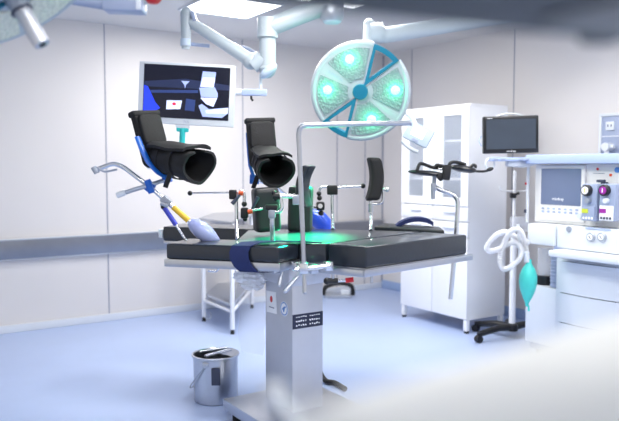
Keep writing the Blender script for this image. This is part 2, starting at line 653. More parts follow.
MB().cyl(W(345.5, 280.5, 3.82), W(353.5, 279.5, 3.82), 0.014).build('release_cap', 'red', table, 'red end cap')
MB().cyl(W(333, 281, 3.82), W(333, 270, 3.82), 0.009).build('release_post', 'steel', table)
MB().cyl(W(371.5, 275, 3.75), W(371.5, 283, 3.75), 0.009).build('rail_stud', 'steel', table)
# crank under the far left plate
k = MB()
k.tube([W(208, 271, 4.1), W(216, 271.5, 4.1), W(219, 268, 4.1), W(219.5, 262, 4.1)], 0.006, 8)
k.build('crank', 'chrome', table)

# navy straps lying on the pads
def strap_over(px0, px1, zoff, name, lab):
    """strap wrapped across the near leg pad"""
    d = (e1 - e0).normalized()
    u0 = (Vector(P2(px0, 245)) - e0).dot(d)
    u1 = (Vector(P2(px1, 245.6)) - e0).dot(d)
    prof = [(0.22, TZ + 0.003), (0.16, TZ + 0.014), (0.09, TZ + 0.018), (0.03, TZ + 0.014), (-0.004, TZ - 0.002), (-0.018, TZ - 0.03), (-0.022, TZ - 0.07), (-0.02, TZ - 0.11), (-0.006, TZ - 0.137), (0.04, TZ - 0.142)]
    out = []
    g1, g2 = [], []
    for i, (vv, z) in enumerate(prof):
        tz = max(0.0, TZ - z) / 0.14
        sk = 0.035 * (1 - min(1, tz)) ** 2 + 0.085 * tz * tz - 0.012
        ra, rb = [], []
        for j in range(5):
            uu = u0 + (u1 - u0) * j / 4 + sk + 0.30 * max(0.0, vv / 0.2) ** 1.1
            p = e0 + d * uu + nrm * vv
            ra.append(Vector((p.x, p.y, z)))
            q = e0 + d * uu + nrm * (vv - (0.006 if vv < 0.02 else 0))
            rb.append(Vector((q.x, q.y, z + (0.005 if z > TZ - 0.02 else -0.002))))
        g1.append(ra)
        g2.append(rb)
    b = MB()
    b.sheet(g1 )
    b.sheet(g2)
    # close the sides
    for j in (0, 4):
        b.sheet([[r[j] for r in g1], [r[j] for r in g2]])
    b.sheet([g1[0], g2[0]])
    b.sheet([g1[-1], g2[-1]])
    bmesh.ops.remove_doubles(b.bm, verts=b.bm.verts[:], dist=0.0005)
    bmesh.ops.recalc_face_normals(b.bm, faces=b.bm.faces[:])
    o = b.build(name, 'navy_strap')
    tag(o, lab, 'strap', 'navy body straps')
    return o


strap_over(230.5, 249, 0, 'safety_strap', 'navy blue strap wrapped round the near left leg pad of the surgical table')

# far arm board with its own strap
arm_board = thing('arm_board', 'grey padded arm board sticking out behind the right end of the table', 'arm board', W(410, 230, 5.05))
bp = [P2(374, 226.2, 1.075), P2(444.5, 230.3, 1.075), P2(440, 226.6, 1.075), P2(384, 222.9, 1.075)]
MB().prism(bp, 1.02, 1.075, None, 0.012, 3).build('pad', 'grey_pad', arm_board)
MB().prism(grow(bp, -0.03), 0.985, 1.019, None, 0.004).build('support_plate', 'steel', arm_board)
q0 = (Vector(bp[0]) + Vector(bp[3])) / 2
q1 = (Vector(bp[1]) + Vector(bp[2])) / 2
dd = (q1 - q0).normalized()
nn = Vector((-dd.y, dd.x))
arc = []
for i in range(13):
    t = i / 12
    p = W(396, 230, 4.93).lerp(W(433.5, 226.5, 4.93), t)
    arc.append(p + Vector((0, 0, 0.045 * math.sin(PI * t) ** 0.7)))
g1 = [[p + Vector((0, -0.0, 0)), p + Vector((0.01, 0.13, 0.0))] for p in arc]
g2 = [[p + Vector((0, -0.0, 0.03)), p + Vector((0.01, 0.13, 0.03))] for p in arc]
b = MB().sheet(g1).sheet(g2)
for j in (0, 1):
    b.sheet([[r[j] for r in g1], [r[j] for r in g2]])
bmesh.ops.remove_doubles(b.bm, verts=b.bm.verts[:], dist=0.0005)
bmesh.ops.recalc_face_normals(b.bm, faces=b.bm.faces[:])
tag(b.build('arm_strap', 'navy_strap'), 'navy blue strap arched over the arm board behind the table', 'strap', 'navy body straps')

# ================================================================== leg stirrups with boots
def boot(root, M, L=0.34):
    """x forward along the calf, z up along the sole"""
    # calf gutter: open tube with wall thickness
    g_o, g_i = [], []
    N = 28
    for i in range(11):
        t = i / 10
        x = 0.0 + L * t
        r = 0.072 + 0.040 * t ** 0.8 + 0.004 * math.sin(t * 9)
        ro, ri = [], []
        for j in range(N + 1):
            a = PI / 2 + 0.42 + (2 * PI - 0.84) * j / N
            lift = 0.0
            yy, zz = r * 1.05 * math.cos(a), r * 0.98 * math.sin(a) + lift
            if zz > 0.062:
                zz = 0.062 + (zz - 0.062) * 0.35
            edge = 0.012 * math.sin(3 * a + 1) * t
            ro.append(M @ Vector((x + edge, yy, zz)))
            k = (r - 0.016) / r
            ri.append(M @ Vector((x + edge, yy * k, zz * k)))
        g_o.append(ro)
        g_i.append(ri)
    b = MB().sheet(g_o).sheet(g_i)
    b.sheet([g_o[-1], g_i[-1]])
    b.sheet([g_o[0], g_i[0]])
    for j in (0, N):
        b.sheet([[r[j] for r in g_o], [r[j] for r in g_i]])
    bmesh.ops.remove_doubles(b.bm, verts=b.bm.verts[:], dist=0.0005)
    bmesh.ops.recalc_face_normals(b.bm, faces=b.bm.faces[:])
    shell = b.build('boot_shell', 'black_fabric', root)
    # lining
    b = MB()
    b.lathe([(0.0, 0.03), (0.05, 0.035), (0.062, 0.06), (0.066, 0.10)], M @ Matrix.Rotation(PI / 2, 4, 'Y'))
    b.build('lining', 'black_lining', shell)
    # sole: two cushions leaning back and two side wings
    lean = Matrix.Rotation(-0.40, 4, 'Y')
    b = MB()
    b.prism(rrect(0.19, 0.33, 0.04, 5, 0, 0.105), -0.02, 0.022, M @ T((-0.02, 0, 0)) @ lean @ Matrix(((0, 0, 1, 0), (1, 0, 0, 0), (0, 1, 0, 0), (0, 0, 0, 1))), 0.012, 3)
    b.build('sole_pad', 'black_fabric', shell)
    b = MB()
    b.prism(rrect(0.165, 0.18, 0.03, 5, 0, 0.16), 0.0, 0.03, M @ T((-0.005, 0, 0)) @ lean @ Matrix(((0, 0, 1, 0), (1, 0, 0, 0), (0, 1, 0, 0), (0, 0, 0, 1))), 0.012, 3)
    b.box((0.055, 0.205, 0.035), M @ T((-0.005, 0, 0)) @ lean @ T((-0.015, 0, 0.262)), 0.014, 3)
    b.build('toe_pad', 'black_fabric', shell)
    # top flap
    rows = []
    for i in range(9):
        t = i / 8
        wv = 0.088 + 0.018 * t
        rows.append([(-0.0 + L * 0.93 * t, wv * (-1 + 2 * j / 8), 0.078 + 0.012 * t - 0.018 * (abs(-1 + 2 * j / 8)) ** 3 + 0.004 * math.sin(t * 8 + j)) for j in range(9)])
    up = [[M @ Vector((x, y, z + 0.016)) for x, y, z in r] for r in rows]
    dn = [[M @ Vector(p) for p in r] for r in rows]
    b = MB().sheet(up).sheet(dn)
    b.sheet([up[0], dn[0]])
    b.sheet([up[-1], dn[-1]])
    for j in (0, 8):
        b.sheet([[r[j] for r in up], [r[j] for r in dn]])
    bmesh.ops.remove_doubles(b.bm, verts=b.bm.verts[:], dist=0.0005)
    bmesh.ops.recalc_face_normals(b.bm, faces=b.bm.faces[:])
    b.build('top_flap', 'black_fabric', shell)
    # straps
    for x in (0.07, 0.19):
        t = x / L
        r = 0.072 + 0.040 * t ** 0.8 + 0.008
        pts = [(0.036 * 0, 0)]
        outer = [(r * 1.06 * math.cos(q * PI / 16), min(0.09, r * 1.0 * math.sin(q * PI / 16))) for q in range(32)]
        inner = [(y * 0.95, z * 0.95) for y, z in outer]
        MB().ringstrip(outer, inner, x - 0.02, x + 0.02, M @ Matrix(((0, 0, 1, 0), (1, 0, 0, 0), (0, 1, 0, 0), (0, 0, 0, 1)))).build('boot_strap', 'black_lining', shell)
    b = MB()
    tl = M @ Vector((0.20, -0.105, -0.07))
    b.box((0.028, 0.006, 0.09), T(tl + Vector((0.0, 0, -0.025))) @ Matrix.Rotation(0.35, 4, 'Y'), 0.002)
    b.build('strap_end', 'black_lining', shell)
    return shell


# near stirrup
s1 = thing('leg_stirrup', 'near leg stirrup with black padded boot, yellow sleeve and long chrome handle', 'leg stirrup', W(200, 240, 4.05), 'leg stirrups on the surgical table')
M1 = frame(W(158, 157, 4.05), (0.80, -0.58, -0.13), (0.0, -0.1, 1))
boot(s1, M1, 0.34)
# moulded cover on the table
b = MB()
pth = [W(190, 221.5, 4.05), W(194, 224.5, 4.05), W(200, 229, 4.04), W(207, 234.5, 4.04), W(213, 238.5, 4.05), W(219, 241, 4.06)]
rad = [0.022, 0.040, 0.050, 0.050, 0.038, 0.012]
b.tube(smooth_path(pth, 5), 0.05, 18, rf=lambda u: rad[min(5, int(u * 5))] + (rad[min(5, int(u * 5) + 1)] - rad[min(5, int(u * 5))]) * (u * 5 - int(u * 5)))
b.build('base_cover', 'violet_cover', s1, 'glossy violet blue moulded cover')
MB().cyl(W(193, 225, 4.05), W(150, 187, 4.05), 0.0125).build('support_rod', 'chrome', s1)
MB().cyl(W(188.5, 220.5, 4.05), W(173, 207, 4.05), 0.018, 0.0165).build('grip_sleeve', 'yellow', s1, 'yellow sleeve')
b = MB()
b.box((0.06, 0.05, 0.045), T(W(166, 201, 4.05)) @ Matrix.Rotation(0.75, 4, 'Y'), 0.01)
b.cyl(W(161, 203, 4.03), W(168, 206, 4.03), 0.016)
b.build('clamp', 'grey_metal', s1)
b = MB()
b.cyl(W(164.5, 208, 4.03), W(176, 225, 4.03), 0.0145)
gs = b.build('gas_spring', 'violet_rod', s1, 'violet blue gas spring')
MB().cyl(W(176, 225, 4.03), W(187.5, 242.5, 4.03), 0.007).build('piston', 'chrome', gs)
MB().ball(W(163, 207, 4.03), 0.014).build('spring_end', 'black_plastic', gs)
b = MB()
b.box((0.055, 0.06, 0.06), T(W(149.5, 186.5, 4.05)) @ Matrix.Rotation(0.7, 4, 'Y'), 0.014)
b.cyl(W(147, 180, 4.02), W(152, 193, 4.02), 0.02)
b.build('rod_joint', 'bright_blue', s1)
b = MB()
b.tube(smooth_path([W(149, 186, 4.05), W(138, 178, 4.05), W(126, 169, 4.06), W(119, 165.2, 4.06), W(113, 164, 4.06), W(106, 166, 4.06), W(95, 170.5, 4.06)], 6), 0.0135, 12)
hd = b.build('handle', 'chrome', s1)
b = MB()
b.tube(smooth_path([W(98, 168, 4.0), W(104, 171.5, 4.0), W(110, 171, 4.0), W(117, 169.5, 4.0)], 5), 0.006, 8)
b.build('squeeze_lever', 'grey_metal', hd)
MB().cyl(W(93.5, 167, 4.05), W(97, 173, 4.05), 0.017).build('end_cap', 'grey_metal', hd)
MB().tube([W(117, 195.5, 3.98), W(133, 190, 4.0), W(150, 185, 4.03), W(170, 178, 4.08)], 0.0125, 12).build('cross_tube', 'grey_metal', s1)
MB().cyl(W(117, 195.5, 3.98), W(125, 192.5, 3.98), 0.0165).build('tube_grip', 'white_plastic', s1)
b = MB()
b.tube([W(137.5, 137, 3.98), W(142, 149, 3.96), W(148.5, 162, 3.94), W(157, 171, 3.95), W(167, 177, 4.02)], 0.022, 10, flat=0.45)
b.build('boot_bracket', 'bright_blue', s1)
MB().cyl(W(163, 179, 4.08), W(171, 177, 4.08), 0.028).build('boot_joint', 'bright_blue', s1)
MB().ball(W(149, 165.5, 4.04), 0.02).build('boot_knob', 'white_plastic', s1)

# far stirrup
s2 = thing('leg_stirrup', 'far leg stirrup with black boot opening toward the viewer, blue cover behind the table', 'leg stirrup', W(321, 232, 5.0), 'leg stirrups on the surgical table')
M2 = frame(W(264, 159.5, 4.62), (0.30, -0.92, -0.22), (0.0, -0.15, 1))
boot(s2, M2, 0.32)
b = MB()
b.tube([W(247.5, 133, 4.72), W(248.5, 150, 4.70), W(250, 166, 4.66), W(254, 178, 4.64)], 0.024, 10, flat=0.5)
b.build('boot_bracket', 'bright_blue', s2)
MB().cyl(W(250, 179, 4.66), W(259, 179.5, 4.66), 0.033).build('boot_joint', 'bright_blue', s2)
MB().tube([W(256, 180, 4.68), W(275, 186, 4.85), W(290, 198, 5.0), W(308, 212, 5.1), W(316, 219, 5.12)], 0.012, 12).build('support_rod', 'chrome', s2)
b = MB()
pth = [W(308, 212, 5.1), W(312, 215, 5.1), W(318, 219, 5.1), W(324, 225, 5.1), W(329, 231, 5.1), W(332, 236, 5.1)]
rad2 = [0.025, 0.05, 0.068, 0.066, 0.052, 0.03]
b.tube(smooth_path(pth, 5), 0.05, 18, rf=lambda u: rad2[min(5, int(u * 5))] + (rad2[min(5, int(u * 5) + 1)] - rad2[min(5, int(u * 5))]) * (u * 5 - int(u * 5)))
b.build('base_cover', 'blue_cover', s2)


# ================================================================== padded body supports on posts
def pad_shape(root, c, h, wd, th, rz, tilt=0.0, m='grey_pad', bend=0.0, name='support_pad'):
    M = T(c) @ Matrix.Rotation(rz, 4, 'Z') @ Matrix.Rotation(tilt, 4, 'Y')
    b = MB()
    t = bmesh.new()
    bmesh.ops.create_cube(t, size=1)
    t.transform(Matrix.Diagonal((wd, th, h, 1)))
    bmesh.ops.subdivide_edges(t, edges=[e for e in t.edges if abs((e.verts[0].co - e.verts[1].co).z) > h * 0.5], cuts=8, use_grid_fill=True)
    bv = [e for e in t.edges if len(e.link_faces) == 2 and e.calc_face_angle() > 0.6]
    bmesh.ops.bevel(t, geom=bv, offset=min(wd, th) * 0.28, segments=3, profile=0.6, affect='EDGES')
    for v in t.verts:
        v.co.x += bend * (v.co.z / h) ** 2 * 4 - bend * 0.5
    b._take(t, M)
    return b.build(name, m, root)


def lever(root, p, q, m='black_plastic'):
    return MB().tube([p, p.lerp(q, 0.4), q], 0.009, 10, rf=lambda u: 0.007 + 0.006 * u).build('lever', m, root)


# left support: post, clamp, rod to the left, two orange knobs, grey pad
d = 4.2
b1 = thing('body_support', 'left body support with chrome post, long rod to the left, orange knobs and grey pad', 'body support', WZ(237, 238, TZ), 'padded body supports on the table')
MB().tube([WZ(237.3, 239, TZ + 0.001), W(236.5, 220, d), W(236, 192, d)], 0.0115, 14).build('post', 'chrome', b1)
MB().box((0.045, 0.045, 0.058), T(W(233, 194.5, d)), 0.008).build('rod_clamp', 'black_plastic', b1)
MB().cyl(W(229.5, 192.5, d), W(191, 193, d), 0.0055).build('rod', 'chrome', b1)
MB().ball(W(190, 193.2, d), 0.015).build('rod_ball', 'black_plastic', b1)
MB().cyl(W(238.5, 193, d - .04), W(243, 193.5, d - .04), 0.0135).build('knob', 'orange', b1, 'orange knob')
lever(b1, W(240, 195, d - .05), W(232, 204, d - .06), 'dark_slot')
MB().tube(smooth_path([W(239, 191, d), W(243, 191, d), W(244.5, 196, d), W(244.5, 203, d)], 4), 0.009, 10).build('link_arm', 'chrome', b1)
MB().ball(W(244.3, 204, d), 0.017).build('ball_joint', 'black_plastic', b1)
k = MB()
k.box((0.045, 0.05, 0.066), T(W(244.5, 213, d)), 0.012)
k.ball(W(245, 219, d), 0.015)
k.build('joint_clamp', 'black_plastic', b1)
MB().cyl(W(248, 212, d - .04), W(252.5, 211.3, d - .04), 0.0135).build('knob', 'orange', b1, 'orange knob')
lever(b1, W(252, 209, d - .05), W(258, 197, d - .05), 'dark_slot')
MB().cyl(W(248, 211, d), W(262, 208.5, d + .06), 0.009).build('spindle', 'chrome', b1)
pad_shape(b1, W(266, 209.5, d + 0.14), 0.275, 0.16, 0.11, 0.35, -0.06)

# front support: green-lit chrome post, elbow, slim tall pad
d = 4.0
b2 = thing('body_support', 'front body support with thick chrome post and slim dark pad beside the tall bar', 'body support', WZ(272, 240, TZ), 'padded body supports on the table')
MB().tube([WZ(272.3, 240.5, TZ + 0.001), W(272.2, 225, d), W(272, 212, d)], 0.014, 14).build('post', 'chrome', b2)
k = MB()
k.box((0.075, 0.04, 0.034), T(W(271.5, 207.5, d)), 0.012)
k.build('rod_clamp', 'black_plastic', b2)
MB().box((0.04, 0.05, 0.05), T(W(272, 214, d)), 0.01).build('post_clamp', 'grey_metal', b2)
MB().tube(smooth_path([W(273, 211.5, d), W(279, 211.5, d), W(282, 207, d), W(281, 200, d), W(280.5, 197, d)], 5), 0.011, 12).build('link_arm', 'chrome', b2)
k = MB()
k.cyl(W(273, 196, d), W(280, 196, d), 0.02)
k.ball(W(274, 193, d), 0.016)
k.ball(W(276, 199, d), 0.014)
k.build('knob', 'black_plastic', b2)
MB().cyl(W(279, 196, d), W(302, 196.5, d + .05), 0.012).build('spindle', 'chrome', b2)
MB().box((0.04, 0.03, 0.055), T(W(296, 200, d + .03)), 0.008).build('pad_bracket', 'grey_metal', b2)
pad_shape(b2, W(305.2, 186, d + 0.10), 0.245, 0.05, 0.10, -0.45, 0.10, 'vinyl_pad', 0.035)

# middle back support
d = 4.85
b3 = thing('body_support', 'back body support with rod to the right and black knob, grey pad behind the bar', 'body support', WZ(332, 229, TZ), 'padded body supports on the table')
MB().tube([WZ(332.8, 229.3, TZ + 0.001), W(332.5, 215, d), W(332, 193, d)], 0.0125, 14).build('post', 'chrome', b3)
MB().box((0.075, 0.05, 0.066), T(W(332.3, 190, d)), 0.01).build('rod_clamp', 'black_plastic', b3)
MB().cyl(W(337, 187.5, d), W(362, 186, d), 0.0085).build('rod', 'chrome', b3)
MB().ball(W(363, 186, d), 0.018).build('rod_ball', 'black_plastic', b3)
MB().tube(smooth_path([W(327, 186.5, d), W(322, 187, d), W(319.5, 190, d), W(319, 195, d)], 4), 0.009, 10).build('link_arm', 'chrome', b3)
MB().ball(W(319, 193.5, d), 0.017).build('ball_joint', 'black_plastic', b3)
k = MB()
k.box((0.06, 0.06, 0.06), T(W(320.5, 206, d)), 0.016)
k.ball(W(321, 213, d), 0.02)
k.ball(W(319.5, 198, d), 0.018)
k.build('joint_clamp', 'black_plastic', b3)
MB().cyl(W(320, 206, d - .035), W(320.3, 206, d - .05), 0.016).build('clamp_face', 'chrome', b3)
MB().cyl(W(318, 207, d), W(303, 209, d - .1), 0.009).build('spindle', 'chrome', b3)
pad_shape(b3, W(300.5, 209, d - 0.22), 0.305, 0.155, 0.10, -0.25, 0.03)

# right back support with the tall pad
d = 4.78
b4 = thing('body_support', 'right body support with tall curved black pad standing alone on a chrome post', 'body support', WZ(371, 230, TZ), 'padded body supports on the table')
MB().tube([WZ(371, 230.5, TZ + 0.001), W(371, 215, d), W(370.5, 201, d)], 0.0125, 14).build('post', 'chrome', b4)
MB().cyl(W(370.8, 212, d), W(370.8, 204, d), 0.018).build('collar', 'steel', b4)
MB().box((0.04, 0.035, 0.025), T(W(369, 199, d)), 0.006).build('lock_knob', 'black_plastic', b4)
MB().tube(smooth_path([W(371, 203, d), W(377, 204, d), W(382, 202, d), W(383.5, 196, d), W(383, 190, d)], 5), 0.009, 10).build('link_arm', 'chrome', b4)
k = MB()
k.cyl(W(381, 190.5, d), W(388.5, 188.5, d), 0.012)
k.ball(W(387, 189.5, d), 0.018)
k.build('knob', 'chrome', b4)
pad_shape(b4, W(374.5, 179, d), 0.292, 0.088, 0.085, 0.25, 0.03, 'black_fabric', -0.03)

# ================================================================== tall bar across the table
sb = thing('screen_frame', 'tall bent steel bar rising from the near table edge and reaching over to the right', 'drape frame', W(304, 266, 3.72))
dz = 3.7
pts = [W(304, 268, dz), W(302.5, 230, dz), W(301, 190, dz), W(299.3, 150, dz), W(298.6, 135, dz), W(299.3, 129.5, dz), W(301.8, 126.3, dz), W(306, 125.2, dz), W(330, 124.7, dz), W(370, 123.8, dz - .03), W(410.5, 123, dz - .05)]
MB().tube(pts, 0.0135, 14).build('bent_bar', 'steel', sb)
MB().box((0.05, 0.05, 0.06), T(W(304, 268, dz)), 0.01).build('rail_clamp', 'chrome', sb)
MB().cyl(W(409.5, 123, dz - .05), W(412, 123, dz - .05), 0.015).build('end_plug', 'grey_metal', sb)

# ================================================================== arm holder behind the table on a cranked pole
d = 4.85
ah = thing('arm_holder', 'black padded arm holder on a bent chrome pole in front of the cabinet', 'arm holder', W(453, 300, d))
pts = smooth_path([W(450.5, 299, d), W(453.5, 265, d), W(456, 235, d), W(457.5, 212, d), W(457.5, 202, d), W(455, 196.5, d), W(449, 193, d), W(441, 190, d), W(434, 186.5, d)], 5)
MB().tube(pts, 0.016, 12).build('pole', 'chrome', ah)
k = MB()
k.box((0.035, 0.045, 0.055), T(W(433.5, 187, d)), 0.01)
k.cyl(W(433, 190, d), W(433, 199, d), 0.014)
k.build('clamp', 'grey_metal', ah)
MB().cyl(W(434, 184, d), W(434.5, 175, d), 0.014).build('neck', 'grey_metal', ah)
k = MB()
k.ball(W(427, 173.2, d), (0.135, 0.085, 0.020), Matrix.Rotation(0.09, 4, 'Y'), 20)
k.build('tray', 'black_plastic', ah)
k = MB()
k.ball(W(463, 168.8, d), (0.095, 0.085, 0.026), Matrix.Rotation(0.16, 4, 'Y'), 20)
k.build('tray', 'black_plastic', ah)
k = MB()
k.tube(smooth_path([W(417, 171, d - .06), W(419, 165, d - .05), W(421, 163.5, d - .04), W(426, 165, d), W(433, 167.5, d), W(440, 168, d), W(442, 170, d)], 4), 0.012, 8)
k.build('holding_strap', 'black_rubber', ah)
k = MB()
k.tube(smooth_path([W(434, 168, d - .02), W(437, 165, d - .02), W(441, 165.5, d - .02), W(445, 167, d - .02), W(446, 171, d - .02)], 4), 0.010, 8)
k.build('holding_strap', 'black_rubber', ah)
k = MB()
k.box((0.055, 0.05, 0.105), T(W(446.5, 172.5, d - .07)) @ Matrix.Rotation(0.12, 4, 'Y'), 0.014)
k.box((0.045, 0.04, 0.05), T(W(440.5, 177, d - .06)) @ Matrix.Rotation(-0.75, 4, 'Y'), 0.012)
k.build('holding_strap', 'black_rubber', ah)
k = MB()
k.tube(smooth_path([W(449, 167, d - .06), W(450, 163.5, d - .06), W(454, 162, d - .04), W(461, 163.3, d), W(466, 165, d)], 4), 0.012, 8)
k.build('holding_strap', 'black_rubber', ah)
k = MB()
k.tube(smooth_path([W(466, 169.5, d), W(474, 171, d), W(482, 171.5, d), W(488, 170.5, d), W(490.5, 168.8, d)], 4), 0.008, 8)
k.ball(W(490, 169.2, d), (0.026, 0.014, 0.014), Matrix.Rotation(-0.3, 4, 'Y'))
k.build('stick', 'black_plastic', ah)
k = MB()
k.tube(smooth_path([W(470, 168, d), W(473, 165, d), W(475.5, 166, d), W(475, 168, d)], 4), 0.011, 8)
k.build('stick_knob', 'black_plastic', ah)
MB().box((0.08, 0.06, 0.012), T(W(443, 169, d)), 0.005).build('hinge_plate', 'chrome', ah)

# ================================================================== clear sleeve and kick bucket
sl = thing('drain_sleeve', 'clear plastic drainage sleeve hanging under the left of the table', 'plastic sleeve', W(250, 350, 4.25))
rows = []
for i in range(15):
    t = i / 14
    y = 268 + 84 * t
    x0 = 236 + 4 * t + 1.5 * math.sin(i)
    x1 = 266 - 2 * t + 1.2 * math.sin(i * 1.7)
    rows.append([W(x0 + (x1 - x0) * j / 8, y + 4 * (j / 8) * t, 4.25 + 0.010 * math.sin(j * 1.1)) for j in range(9)])
bk = [[p + Vector((0, 0.02, 0)) for p in r] for r in rows]
MB().sheet(rows).sheet(bk).build('film', 'clear_film', sl)
k = MB()
for cx_, cy_, rr in ((243, 276, 0.055), (252, 278, 0.065), (261, 277, 0.05), (248, 284, 0.045), (257, 285, 0.04)):
    t_ = bmesh.new()
    bmesh.ops.create_icosphere(t_, subdivisions=3, radius=1)
    for v in t_.verts:
        v.co *= 1 + 0.16 * math.sin(v.co.x * 9 + cx_) * math.sin(v.co.y * 8) + 0.10 * math.sin(v.co.z * 13 + cy_)
    t_.transform(Matrix.Diagonal((rr, rr * 0.8, rr * 0.75, 1)))
    k._take(t_, T(W(cx_, cy_, 4.08)))
k.build('bunched_rim_glare', 'white_enamel', sl)  # gathered sleeve plastic, its bright glare put into the opaque white colour

BKP = WZ(216, 399, 0)
BKP = Vector((BKP.x, BKP.y, 0))
bu = thing('kick_bucket', 'round stainless steel bucket standing on the floor left of the table base', 'bucket', BKP)
MBk = T(BKP)
MB().lathe([(0.0, 0.004), (0.132, 0.0), (0.139, 0.006), (0.144, 0.285), (0.153, 0.290), (0.153, 0.300), (0.144, 0.302), (0.138, 0.296), (0.133, 0.012), (0.0, 0.010)], MBk, 48).build('pail', 'steel', bu)
k = MB()
k.lathe([(0.0, 0.303), (0.15, 0.303), (0.152, 0.297), (0.0, 0.297)], MBk, 24, -0.2 * PI, 0.38 * PI)
k.build('half_lid', 'steel', bu)
k = MB()
k.cyl(BKP + Vector((-0.05, -0.10, 0.308)), BKP + Vector((0.09, 0.06, 0.308)), 0.011)
k.cyl(BKP + Vector((-0.10, 0.01, 0.306)), BKP + Vector((0.06, 0.11, 0.306)), 0.008)
k.build('lid_bar', 'chrome', bu)
for sx, sy in ((-0.045, -0.140), (0.045, 0.140)):
    k = MB()
    k.box((0.04, 0.016, 0.03), T(BKP + Vector((sx, sy, 0.262))), 0.004)
    k.cyl(BKP + Vector((sx, sy, 0.255)), BKP + Vector((sx, sy * 1.12, 0.255)), 0.008)
    k.build('ear', 'steel', bu)
k = MB()
pr = []
for i in range(17):
    t = i / 16
    a = PI * (1.02 + 0.0 * t)
    ang = -1.88 - t * PI * 0.98
    r = 0.160 + 0.004 * math.sin(PI * t)
    zz = 0.252 - 0.185 * math.sin(PI * t)
    pr.append(BKP + Vector((r * math.cos(ang), r * math.sin(ang), zz)))
k.tube(pr, 0.004, 8)
k.build('bail_handle', 'grey_metal', bu)
MB().box((0.055, 0.012, 0.11), T(BKP + Vector((0.02, -0.148, 0.19))) @ Matrix.Rotation(0.05, 4, 'X'), 0.005).build('front_reflection', 'dark_slot', bu, 'dark reflection painted on the front of the pail')  # dark reflection in the steel, put in as a thin dark box

# ================================================================== instrument table behind
it = thing('instrument_table', 'white framed instrument table with steel top standing behind the left leg pads', 'instrument table', RP(1.95, 6.0, 0))
c1, c2, c3 = WZ(204, 321, 0), WZ(232.5, 334, 0), WZ(252, 308, 0)
c4 = c1 + (c3 - c2)
for c in (c1, c2, c3, c4):
    k = MB()
    k.box((0.034, 0.034, 0.95), T((c.x, c.y, 0.515)) @ RZ, 0.005)
    k.build('leg', 'white_enamel', it)
    MB().cyl(Vector((c.x, c.y, 0.0)), Vector((c.x, c.y, 0.045)), 0.02, 0.014).build('foot', 'black_rubber', it)
cs = [c1, c2, c3, c4]
MB().prism(grow([(c.x, c.y) for c in cs], 0.06), 0.985, 1.01, None, 0.004).build('table_top', 'steel', it)
MB().prism(grow([(c.x, c.y) for c in cs], -0.03), 0.24, 0.262, None, 0.003).build('shelf', 'steel', it)
for p, q in ((c1, c2), (c2, c3), (c3, c4), (c4, c1)):
    rail((p.x, p.y), (q.x, q.y), 0.20, 0.025, 0.02).build('stretcher', 'white_enamel', it)
k = MB()
k.tube(smooth_path([W(205, 317, 6.6), W(208, 320, 6.6), W(211, 317, 6.6), W(210, 312, 6.6)], 5), 0.006, 8)
k.build('hook', 'grey_metal', it)

# foot pedal near the far corner
FP = WZ(338, 297.5, 0)
fp = thing('foot_pedal', 'grey foot pedal with black arched guard on the floor behind the pillar', 'foot pedal', (FP.x, FP.y, 0))
MB().box((0.30, 0.22, 0.035), T((FP.x, FP.y + 0.05, 0.0175)), 0.01).build('pedal_base', 'grey_metal', fp)
MB().box((0.10, 0.08, 0.06), T((FP.x + 0.08, FP.y + 0.02, 0.064)), 0.01).build('treadle', 'white_plastic', fp)
k = MB()
k.tube(smooth_path([Vector((FP.x - 0.17, FP.y, 0.03)), Vector((FP.x - 0.14, FP.y, 0.12)), Vector((FP.x, FP.y, 0.165)), Vector((FP.x + 0.15, FP.y, 0.135)), Vector((FP.x + 0.17, FP.y, 0.03))], 6), 0.025, 10)
k.build('guard', 'black_rubber', fp)
# cable behind the base
k = MB()
k.tube(smooth_path([WZ(318, 366, 0.03), WZ(322, 376, 0.022), WZ(327, 381.5, 0.018), WZ(335, 383, 0.018), WZ(345, 389, 0.018)], 6), 0.018, 10)
o = k.build('power_cable', 'black_rubber')
tag(o, 'black cable curling out on the floor behind the table pillar', 'cable')


# ================================================================== surgical lamps
def sector_loop(R, a0, a1, r0, n=14):
    """points of a rounded sector outline"""
    am = (a0 + a1) / 2
    ap = (r0 * math.cos(am), r0 * math.sin(am))
    pts = []
    c0 = (R * math.cos(a0), R * math.sin(a0))
    c1 = (R * math.cos(a1), R * math.sin(a1))
    for i in range(8):
        t = i / 8
        pts.append((ap[0] + (c0[0] - ap[0]) * t, ap[1] + (c0[1] - ap[1]) * t))
    for i in range(n):
        a = a0 + (a1 - a0) * i / n
        pts.append((R * math.cos(a), R * math.sin(a)))
    for i in range(8):
        t = i / 8
        pts.append((c1[0] + (ap[0] - c1[0]) * t, c1[1] + (ap[1] - c1[1]) * t))
    return pts


